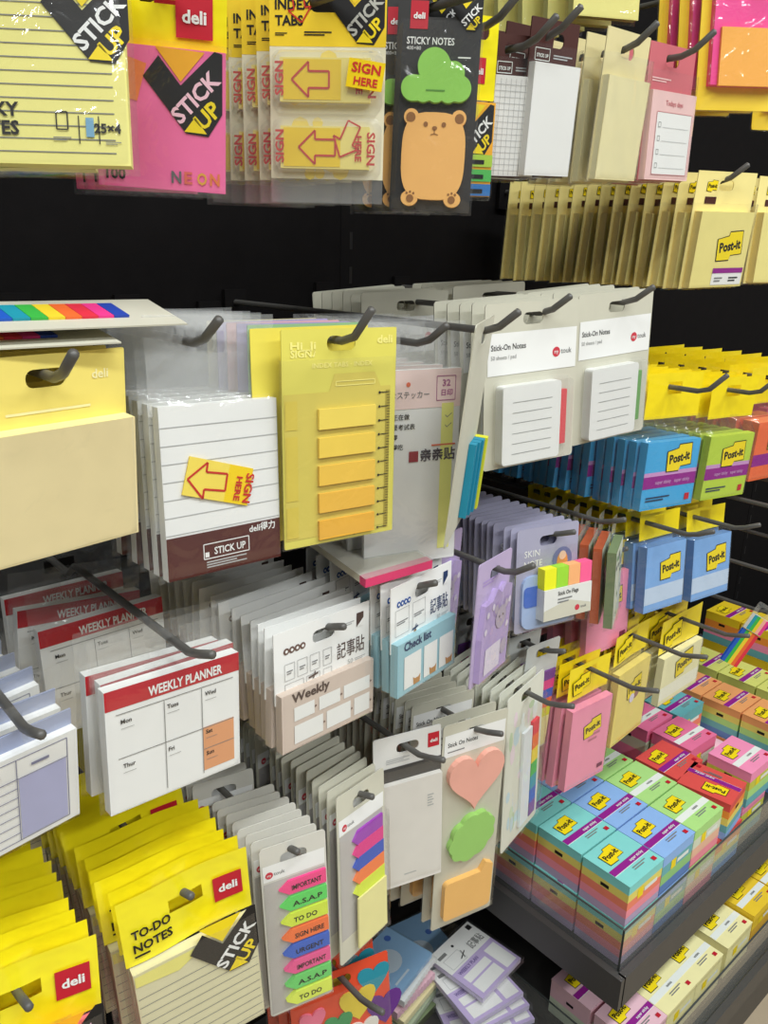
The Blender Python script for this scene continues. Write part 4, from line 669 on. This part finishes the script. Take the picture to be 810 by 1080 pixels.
k = stripes_pack(); hang(k.r, (.626, .446, -.372), k.t, -4, 3, 0); tag(k.r, 'frosted card of broad colour stripes, left of the tall pink pack', 'page flags'); stack(k.r, 5, .024, 'frosted colour stripe flag card, {o} from the front', 'frosted stripe flag cards'); hook(.626, -.384, .43, 'dark hook carrying the frosted stripe cards', bend=.2)
def lower(x, y, z, W, H, col, yaw, lab, back, g, n, dy, hf=.27, pf=.32, tl=1, bands=(), ex=None, xh=None, yt=.35):
    k = note_pack('sticky_note_pack', W, H, .013, hf, pf, col, PYEL, d=.009, logo=.42, logo_uv=(.55, .3), bands=bands, ph=x * 9, tablogo=True, ang=10, extra=ex); hang(k.r, (x, y, z), k.t, yaw, tl, -1); tag(k.r, lab, 'sticky notes'); stack(k.r, n, dy, back, g, jit=1.4); hook(x + .003, z - .013, yt, 'long dark hook carrying the ' + g, bend=.15)
def pink_tail(p, w, zt, h): fine(p, -w * .02, zt - .42 * h, w * .28, 2, .003, p.y - .0003, M('rose_grey_print', (200, 120, 140))); p.rect(w * .30, zt - .90 * h, w * .44, zt - .85 * h, p.y - .0003, M('plum_print'))
def sun_tail(p, w, zt, h): p.poly(circ(w * .12, zt - .38 * h, w * .14, 12), p.y - .0003, M('dusk_print', (160, 110, 110))); p.poly(circ(w * .0, zt - .45 * h, w * .08, 10), p.y - .0005, M('mauve_white'))
lower(.690, .428, -.408, .069, .149, PK, -4, 'front tall pink note pack under yellow tab, above the cube tray', 'tall pink note pack, {o} from the front', 'tall pink note packs', 5, .0135, ex=pink_tail, yt=.36)
lower(.792, .441, -.404, .078, .143, SUN, 4, 'golden yellow note pack with round print, right of the tall pink one', 'golden yellow note pack, {o} from the front', 'golden yellow note packs', 6, .014, ex=sun_tail, yt=.362)
lower(.927, .450, -.425, .100, .118, M('cream_note', (246, 240, 190)), 0, 'pale cream note pack under a broad yellow tab', 'pale cream note pack under yellow tab, {o} from the front', 'pale cream note packs', 6, .02, hf=.40, pf=.42, bands=((.62, .9, M('cream_label', (250, 248, 226))),), yt=.375)
def flag_strip():
    r = empty('page_flag_pack'); b = MB(); b.plate(rr(-.016, -.052, .016, .010, .003), slot(.016), -.0008, 0, BLIS); b.build('hang_tab', r)
    for i, m in enumerate((RB[0], RB[2], RB[3], RB[4], RB[5])): q = MB(); q.box(-.016 + i * .0064, -.0097 + i * .0064, -.004, -.0010, -.075, -.028, m); q.build('flag', r)
    q = MB(); q.box(-.015, .015, -.006, -.001, -.027, -.006, M('flag_white', (236, 236, 230)));
    for i, m in enumerate((RB[1], RB[2], RB[3], M('salmon_note'), RB[6])): q.rect(-.015 + i * .006, -.0265, -.009 + i * .006, -.0065, -.0063, m)
    q.build('flag_window', r); return r
r = flag_strip(); r.scale = (1.15, 1, 1.15); put(r, (1.096, .418, -.462 + ZC), -22, 4, 30); tag(r, 'slim rainbow flag strip hanging crooked alone over the cube tray', 'page flags'); hook(1.096, -.463, .405, 'dark hook carrying the crooked rainbow flag strip', bend=.2)

# ================================================================== BOTTOM LEFT
def hearts():
    REDC = M('orange_red_card', (226, 74, 40)); k = K('sticky_note_pack', .094, .135, .012); b = card(.094, k.Z(1), k.Z(0), REDC, .002); k.put(b, 'hang_tab')
    p = pad(.092, k.Z(.995), k.Z(.03), .004, REDC, y0=-.0009) if False else None
    q = MB(); random.seed(3); y = -.0013
    for i, (u, v, s, c) in enumerate(((.84, .16, 1.15, (30, 140, 160)), (.93, .42, 1.3, (96, 40, 130)), (.66, .30, 1.3, (226, 200, 60)), (.70, .55, 1.1, (230, 226, 216)), (.45, .42, 1.0, (60, 150, 90)), (.30, .55, .9, (40, 90, 180)), (.92, .75, 1.0, (240, 190, 70)), (.2, .3, .9, (240, 120, 150)), (.5, .75, 1.0, (30, 140, 160)), (.15, .8, 1.0, (226, 200, 60)))):
        q.prism([(k.X(u) + 16 * math.sin(2 * math.pi * j / 28) ** 3 * .00085 * s, k.Z(v) + (13 * math.cos(2 * math.pi * j / 28) - 5 * math.cos(4 * math.pi * j / 28) - 2 * math.cos(6 * math.pi * j / 28)) * .00095 * s) for j in range(28)], y - .0004 - .0002 * i, -.001, M('heart%d' % i, c))
    k.put(q, 'heart_print'); k.put(sleeve(.094, k.Z(1), k.Z(.15), .0036, over=.001, amp=.0003), 'sleeve'); return k
k = hearts(); hang(k.r, (.350, .432, -.600), k.t, -17, -5, -3); tag(k.r, 'orange-red card with colourful hearts below the arrow flag cards', 'sticky notes'); stack(k.r, 3, .02, 'orange-red heart card, {o} from the front', 'orange-red heart cards'); hook(.352, -.612, .385, 'dark hook carrying the orange-red heart cards', bend=.2)
LOW = -1.07
def flat_memo(tint, word):
    k = K('memo_sticker_pack', .088, .091, .045); b = MB(); z = 0
    b.box(-.044, .044, -.007, 0, -.0455, .0455, M('lilac_pack_side', (206, 196, 222))); y = -.0073
    b.rect(-.044, .005, .044, .0455, y, WHITE); b.rect(-.044, -.0455, .044, .005, y, tint); y -= .0002
    b.text('記事貼', .010, .012, .0105, y, BLACK, .005, width=.028); b.text(word, -.036, -.004, .0055, y, M('violet_word', (110, 90, 150)), .03, width=.04); b.poly(circ(-.006, .034, .0022, 10), y, BLACK); b.rect(-.038, .030, -.022, .035, y, GREY); b.rect(.032, .034, .040, .042, y, BLACK)
    b.frame(-.036, .008, -.006, .026, .0006, y, LGREY); b.line(-.014, .012, .0, .018, .0014, y - .0002, BLACK); b.line(-.008, .010, -.004, .022, .0010, y - .0002, BLACK)
    for x0, x1, z0, z1 in ((-.036, .012, -.020, -.008), (-.036, .012, -.041, -.023), (.018, .040, -.041, -.002)): b.rect(x0, z0, x1, z1, y, WHITE)
    k.put(b, 'memo_pad'); q = MB(); q.box(-.047, .047, -.0086, .0004, -.0485, .0485, FILM); k.put(q, 'sleeve'); return k
base = LOW + .004
piles = [('lowest', 2, .655, .525, -22), ('fourth', 14, .672, .512, -18), ('third', 8, .668, .520, -12), ('second', 3, .663, .528, -8), ('topmost', 0, .682, .548, 6)]
SHELFL = -.965
for i, (o, dx, x, y, a) in enumerate(piles):
    k = flat_memo(LILP, 'WEEKLY PLAN'); k.r.location = (x, y, SHELFL + .0012 + i * .0125 + ZC); k.r.rotation_euler = (R(-90), 0, 0)
    k.r.rotation_euler = (Matrix.Rotation(R(a), 3, 'Z') @ Matrix.Rotation(R(-90), 3, 'X')).to_euler()
    tag(k.r, 'lilac and white memo sticker pack lying flat, %s of the fallen pile' % o, 'memo stickers', 'fallen pile of lilac memo packs')
def flat_note(W, H, d, top, side, draw=None, scal=False):
    r = empty('note_book_pack'); b = MB(); p = [(-W / 2, -H / 2), (W / 2, -H / 2), (W / 2, H / 2), (-W / 2, H / 2)]
    if scal: p = [(-W / 2 + W * i / 24, -H / 2 + (.0012 if i % 2 else 0)) for i in range(25)] + p[2:]
    b.prism(p, -d, 0, top, side)
    if draw: draw(b, -d - .0003)
    b.build('note_pad', r); q = MB(); q.box(-W / 2 - .002, W / 2 + .002, -d - .0012, .0003, -H / 2 - .002, H / 2 + .002, FILM); q.build('sleeve', r); return r
def whale(b, y): b.poly(circ(-.006, .002, .020, 18, .018), y, M('pale_whale', (196, 212, 224))); b.poly(circ(.024, .024, .005, 10), y, M('deep_blue_dot', (70, 110, 190))); fine(b, -.03, -.028, .03, 1, .003, y, M('pale_whale'))
for i, (lab, d, top, side, sc, x, y, a) in enumerate((('moss green and black patterned notebook, lowest in the bottom pile', .012, MOSS, M('dark_moss', (70, 76, 50)), 0, .548, .520, -14), ('sage edged notebook in the bottom pile, second from below', .009, M('sage_pad', (176, 190, 160)), M('sage_pad'), 0, .546, .524, -16), ('cream edged notebook in the bottom pile, third from below', .009, CREAM, CREAM, 0, .545, .528, -14), ('pink notebook with wavy edges in the bottom pile', .011, M('pale_pink', (238, 190, 204)), M('pale_pink'), 1, .544, .530, -18), ('white notebook with wavy edges under the blue whale pack', .009, WHITE, WHITE, 1, .545, .534, -16), ('sky blue pack with pale whale on top of the bottom pile', .008, M('whale_blue', (140, 180, 216)), M('whale_blue'), 0, .548, .540, -20))):
    r = flat_note(.080, .074, d, top, side, whale if i == 5 else None, sc); x = .580 + (i * 7 % 5 - 2) * .002; y = .600 - (5 - i) * .0022; a = 12 + (i * 5 % 7 - 3) * 1.5; z = SHELFL + .002 + i * .0152; r.location = (x, y, z + ZC); r.rotation_euler = (Matrix.Rotation(R(a), 3, 'Z') @ Matrix.Rotation(R(-90), 3, 'X')).to_euler(); tag(r, lab, 'notebook', 'bottom pile of notebooks')
r = flat_note(.085, .12, .008, M('whale_blue'), M('whale_blue'), whale); r.location = (.668, .630, SHELFL + .008 + ZC); r.rotation_euler = (Matrix.Rotation(R(-10), 3, 'Z') @ Matrix.Rotation(R(-90), 3, 'X')).to_euler(); tag(r, 'second sky blue pack lying behind the lilac memo pile', 'notebook')

# ================================================================== CUBES
def cube(name, W, D, H, cols, lab_c, band=PURP, pale=WASH, small=False):
    """Block of notes with printed wrap; origin at the middle of its base."""
    r = empty(name); b = MB(); n = len(cols); h = H - .0016
    for i, m in enumerate(cols):
        z0 = h * (n - 1 - i) / n; b.box(-W / 2, W / 2, -D / 2, D / 2, z0, h * (n - i) / n, m)
    b.rect(-W * .2, H * .42, -W * .02, H * .52, -D / 2 - .0003, LOGO) if False else None
    b.build('note_block', r)
    w = MB(); w.box(-W / 2 - .0004, W / 2 + .0004, -D / 2 - .0004, D / 2 + .0004, h, H, lab_c)
    T = MB(); T.xf = None; y = 0
    def top(mb, x0, z0, x1, z1, m, dz=.0003): mb.add([(x0, z0, H + dz), (x1, z0, H + dz), (x1, z1, H + dz), (x0, z1, H + dz)], [(0, 1, 2, 3)], m)
    top(w, -W / 2, -D * .20, W / 2, -D * .05, pale); 
    if band: top(w, -W / 2, -D * .19, W / 2, -D * .05, band, .0005)
    t = MB(); postit(t, -W * .12, D * .20, W * .42, 0, 4); t.text('super sticky' if band else 'notes', W * .0, -D * .15, .0042, -.0006, WHITE if band else GREY, .02); fine(t, -W * .1, -D * .28, W * .35, 2, .0016, -.0003, GREY); t.rect(W * .33, -D * .42, W * .42, -D * .33, -.0003, RED)
    for p, mi in zip(t.f, t.m): w.add([(t.v[i][0], t.v[i][2], H + .0006 - t.v[i][1]) for i in p], [tuple(range(len(p)))], t.mats[mi])
    w.rect(-W * .22, H * .50, -W * .06, H * .74, -D / 2 - .0004, LOGO); w.rect(-W * .02, H * .56, W * .36, H * .66, -D / 2 - .0004, pale); w.build('wrap', r)
    s = MB(); s.add([(-W / 2 - .0004, -D * .1, H * .62), (-W / 2 - .0004, D * .08, H * .62), (-W / 2 - .0004, D * .08, H * .70), (-W / 2 - .0004, -D * .1, H * .70)], [(3, 2, 1, 0)], BLACK); s.build('side_mark', r)
    return r
c_ = lambda n, rgb: M('cube_' + n, rgb)
STR = dict(aqua=[c_('aqua', (136, 216, 210)), c_('yel', (236, 220, 110)), c_('coral', (246, 136, 108)), c_('pink', (250, 150, 164)), c_('lav', (190, 170, 200))],
           blue=[c_('blue', (146, 186, 238)), c_('teal', (110, 180, 186)), c_('green', (150, 204, 130)), c_('indigo', (100, 136, 196))],
           green=[c_('lgreen', (178, 226, 136)), c_('pale', (220, 226, 200)), c_('peach', (240, 190, 160)), c_('pink', 0)],
           red=[c_('red', (226, 84, 78)), c_('orange', (246, 150, 60)), c_('yel', 0), c_('teal', 0), c_('blue', 0)],
           pink=[c_('rose', (250, 150, 188)), c_('yelg', (206, 206, 80)), c_('lgreen', 0), c_('teal', 0)],
           magenta=[c_('magenta', (238, 120, 160)), c_('pale', 0), c_('rose', 0)],
           pale=[c_('palepink', (250, 200, 216)), c_('pale', 0), c_('rose', 0)],
           teal=[c_('tealtop', (110, 186, 190)), c_('coral', 0), c_('yel', 0)],
           orange=[c_('otop', (240, 166, 104)), c_('yel', 0), c_('lgreen', 0), c_('teal', 0), c_('indigo', 0)],
           lime=[c_('limetop', (218, 222, 118)), c_('teal', 0), c_('orange', 0)],
           yellow=[c_('ytop', (240, 206, 40)), c_('orange', 0), c_('rose', 0), c_('teal', 0)],
           canary=[c_('canary', (246, 238, 176)), c_('canary', 0)], amber=[c_('ambert', (244, 206, 50)), c_('ambers', (224, 176, 60))], cblush=[c_('blush', (240, 196, 206)), c_('pale', 0)])
CW, CD, CH, KS = .0742, .066, .0588, .957
TB = -.8165                                    # tray deck height below the camera
PROTO = {}
def put_cube(kind, x, y, z, lab, group=None, rot=0, band=True, h=1.0):
    if kind not in PROTO: r = PROTO[kind] = cube('sticky_note_cube', .080 if kind in ('canary', 'amber') else CW, CD, CH, STR[kind], STR[kind][0], PURP if band else None)
    else: r = dup(PROTO[kind])
    q = 1 if z < -.9 else KS; r.location = (x * q + (.007 if q < 1 else 0), y * q, z + ZC); r.rotation_euler = (0, 0, R(rot)); r['label'] = lab; r['category'] = 'sticky notes'; r['group'] = group or ('%s note cubes in the tray' % kind); return r
rows = ('front', 'second', 'third', 'fourth'); px = .0795; y0, dy = .4235, .0725
for j, (kind, word, band, ks) in enumerate((('aqua', 'aqua', 1, (0, 1, 2)), ('blue', 'cornflower blue', 1, (0, 1, 2)), ('green', 'bright green', 0, (0, 1, 2)))):
    for q in (0, 1, 2):
        if j == 0 or q == 0: put_cube(kind, .805 + j * px, y0 + q * dy, TB + .0006, '%s note cube on the tray deck, under the %s top cube' % (word, rows[q]), rot=0, band=band)
        put_cube(kind, .805 + j * px + (.0015 if q == 1 else 0), y0 + q * dy, TB + .0012 + CH, '%s note cube, %s one in the upper layer' % (word, rows[q]), rot=random.uniform(-.6, .6), band=band)
put_cube('red', 1.046, .425, TB + .0006, 'red note cube on the tray deck under the turned red cube', band=1); put_cube('red', 1.046, .428, TB + .0012 + CH, 'front red note cube, turned sideways with logo upside down', rot=98)
put_cube('red', 1.050, .499, TB + .0006, 'red note cube on the tray deck, second row'); put_cube('red', 1.050, .500, TB + .0012 + CH, 'red note cube in the second row with purple band'); put_cube('red', 1.046, .570, TB + .0012, 'red note cube in the third row, half in shade')
put_cube('pink', 1.152, .437, TB + .0006, 'rose pink note cube on the tray deck, front row', band=0); put_cube('pink', 1.152, .434, TB + .0012 + CH, 'rose pink note cube with yellow-green sides, front row')
put_cube('magenta', 1.135, .512, TB + .0006, 'magenta note cube on the tray deck, second row', band=0); put_cube('magenta', 1.136, .522, TB + .0016 + CH * 1, 'magenta note cube in the second row with pale band', rot=-2); put_cube('magenta', 1.130, .597, TB + .0012, 'magenta note cube on the deck in the third row'); put_cube('magenta', 1.130, .597, TB + .0018 + CH, 'magenta note cube in the third row, behind the pale band one')
put_cube('pale', 1.222, .507, TB + .0012, 'pale pink note cube lying lower between rose and orange cubes', band=0); put_cube('teal', 1.214, .585, TB + .0012, 'teal note cube on the deck behind the pale pink one', band=1); put_cube('teal', 1.214, .585, TB + .0018 + CH, 'teal note cube on top behind the pale pink one')
for q in (0, 1, 2):
    put_cube('orange', 1.310, .455 + q * dy, TB + .0006, 'orange note cube on the deck, %s one' % rows[q]); put_cube('orange', 1.310, .455 + q * dy, TB + .0012 + CH, 'orange note cube with teal and blue sides, %s in the upper layer' % rows[q])
    put_cube('lime', 1.418, .480 + q * dy, TB + .0006, 'lime note cube on the deck, %s one' % rows[q]); put_cube('lime', 1.418, .480 + q * dy, TB + .0012 + CH, 'lime yellow note cube with purple band, %s in the upper layer' % rows[q])
    for l in (0, 1, 2): put_cube('yellow', 1.530, .500 + q * dy, TB + .0006 + l * (CH + .0009), 'yellow note cube with orange sides, %s in layer %s' % (rows[q], ('one', 'two', 'three')[l]))
for j, (kind, word) in enumerate((('canary', 'pale canary'), ('canary', 'pale canary'), ('amber', 'amber yellow'), ('amber', 'amber yellow'))):
    for q in (0, 1): put_cube(kind, .992 + j * .0835 + (.012 if j else 0), .392 + q * .073, -1.0420 + .0006 + (.009 if kind == 'amber' else 0), '%s note cube in the lower tray, %s row, %s from the left' % (word, rows[q], ('third', 'fourth', 'fifth', 'sixth')[j]), 'note cubes in the lower tray', band=0)
for j, q in ((0, 0), (0, 1), (1, 0)): put_cube('cblush', .835 + j * .0 , .392 + q * .073, -1.0420 + .0006 - j * .0, 'blush pink note cube in the lower tray, %s row' % rows[q], 'blush cubes in the lower tray', band=1) if j == 0 else None
for q in (0, 1): put_cube('canary', .9135, .392 + q * .073, -1.0420 + .0006, 'pale canary note cube beside the blush pink one, %s row' % rows[q], 'note cubes in the lower tray', band=0)

# ================================================================== FIXTURE AND ROOM
DARK = M('black_panel', (21, 19, 19), rough=.8, var=.2, spec=.08); GUN = M('gunmetal', (84, 82, 80), rough=.45, metal=.3); DECK = M('dark_deck', (58, 56, 54), rough=.5)
def tray(name, x0, x1, yf, yb, z, lip, guard, lab, left=True):
    r = empty(name); r.location = (x0, yf, z + ZC); L = x1 - x0; D = yb - yf
    b = MB(); b.box(0, L, .0, D, -.004, 0, DECK); b.build('deck', r)
    b = MB(); b.box(-.003, L, -.010, -.0005, -lip, .006, GUN); b.build('front_lip', r)
    if left: b = MB(); b.box(-.010, -.0005, -.010, D, -lip, .006, GUN); b.build('side_wall', r)
    b = MB(); b.box(.0006, L, .0006, .0030, .0005, guard, ACRY); b.box(.0006, L, .0006, .0030, guard, guard + .0008, M('acrylic_edge', (70, 74, 72))); b.build('front_guard', r)
    if left: b = MB(); b.box(.0006, .0030, .004, D - .004, .0005, guard, ACRY); b.box(.0006, .0016, .0006, .0030, .0005, guard, M('acrylic_edge')); b.box(.0006, .0030, .004, D - .004, guard, guard + .0008, M('acrylic_edge')); b.build('side_guard', r)
    return tag(r, lab, 'tray')
tray('display_tray', .728, 2.2, .3645, .690, TB, .040, .066, 'long dark tray with clear acrylic guard holding the bright note cubes')
tray('display_tray', .752, 2.2, .337, .700, -1.0425, .030, .074, 'lower dark tray with clear guard holding the canary note cubes')
r = empty('display_shelf'); r.location = (.22, .46, SHELFL - .0015 + ZC); b = MB(); b.box(-.9, .505, -.06, .24, -.012, .0, DECK); b.build('deck', r); b = MB(); b.box(-.9, .505, -.068, -.0605, -.05, .012, GUN); b.build('front_lip', r); tag(r, 'dark low shelf under the fallen lilac packs', 'shelf')
r = empty('display_gondola'); b = MB(); b.box(-1.4, 3.2, .718, .75, .02, 2.35, DARK); b.build('back_panel', r)
b = MB(); b.box(-1.4, 3.2, .42, .717, .0, .11, GUN); b.build('base_plinth', r)
for x in (-.55, .5835, 1.72):
    b = MB(); b.box(x - .014, x + .014, .7172, .7178, .11, 2.35, M('upright_black', (20, 18, 18), rough=.8, spec=.1))
    for i in range(60): b.box(x - .002, x + .002, .71695, .71715, .16 + i * .036, .178 + i * .036, BLACK)
    b.build('upright_post', r)
tag(r, 'tall black gondola back panel that carries every hook', 'display rack')
b = MB(); b.box(-3, 4.5, -3.5, 1.5, -.02, 0, M('tan_floor', (196, 178, 150), rough=.3)); b.rect
fl = b.build('floor'); tag(fl, None, kind='structure')
b = MB(); b.box(-3, 4.5, -3.5, 1.5, 3.0, 3.05, M('white_ceiling', (220, 220, 216))); tag(b.build('ceiling'), None, kind='structure')
def lamp(x, y, sx, sy, p, rot=0):
    d = bpy.data.lights.new('ceiling_lamp', 'AREA'); d.shape = 'RECTANGLE'; d.size = sx; d.size_y = sy; d.energy = p; d.color = (.955, 1, 1.02)
    o = bpy.data.objects.new('ceiling_lamp', d); COL.objects.link(o); o.location = (x, y, 2.95); o.rotation_euler = (R(rot), 0, 0); return o
for x in (-.9, .4, 1.7): lamp(x, -.55, 1.1, .16, 26); lamp(x, -1.9, 1.1, .16, 26)
w = bpy.data.worlds.new('World'); SC.world = w; w.use_nodes = True; w.node_tree.nodes['Background'].inputs[0].default_value = (.93, .99, 1.06, 1); w.node_tree.nodes['Background'].inputs[1].default_value = .16

# ------------------------------------------------------------------ camera
yw, pt, ro = R(41.9), R(17.6), R(1.72)
fw = Vector((math.sin(yw) * math.cos(pt), math.cos(yw) * math.cos(pt), -math.sin(pt))); rt = Vector((math.cos(yw), -math.sin(yw), 0)); up = rt.cross(fw)
r2 = math.cos(ro) * rt + math.sin(ro) * up; u2 = -math.sin(ro) * rt + math.cos(ro) * up
cd = bpy.data.cameras.new('camera'); cam = bpy.data.objects.new('camera', cd); COL.objects.link(cam)
cam.matrix_world = Matrix(((r2.x, u2.x, -fw.x, 0), (r2.y, u2.y, -fw.y, 0), (r2.z, u2.z, -fw.z, ZC), (0, 0, 0, 1)))
cd.sensor_fit = 'VERTICAL'; cd.sensor_height = 24; cd.lens = 850 * 24 / 1080; cd.clip_start = .02; SC.camera = cam
SC.view_settings.view_transform = 'Standard'; SC.view_settings.look = 'None'; SC.view_settings.exposure = -0.27; SC.view_settings.gamma = 1; SC.view_settings.use_curve_mapping = False
SC.cycles.max_bounces = 10; SC.cycles.transparent_max_bounces = 64; SC.cycles.diffuse_bounces = 4; SC.cycles.glossy_bounces = 3; SC.cycles.use_denoising = True; SC.cycles.caustics_reflective = False; SC.cycles.caustics_refractive = False
done()
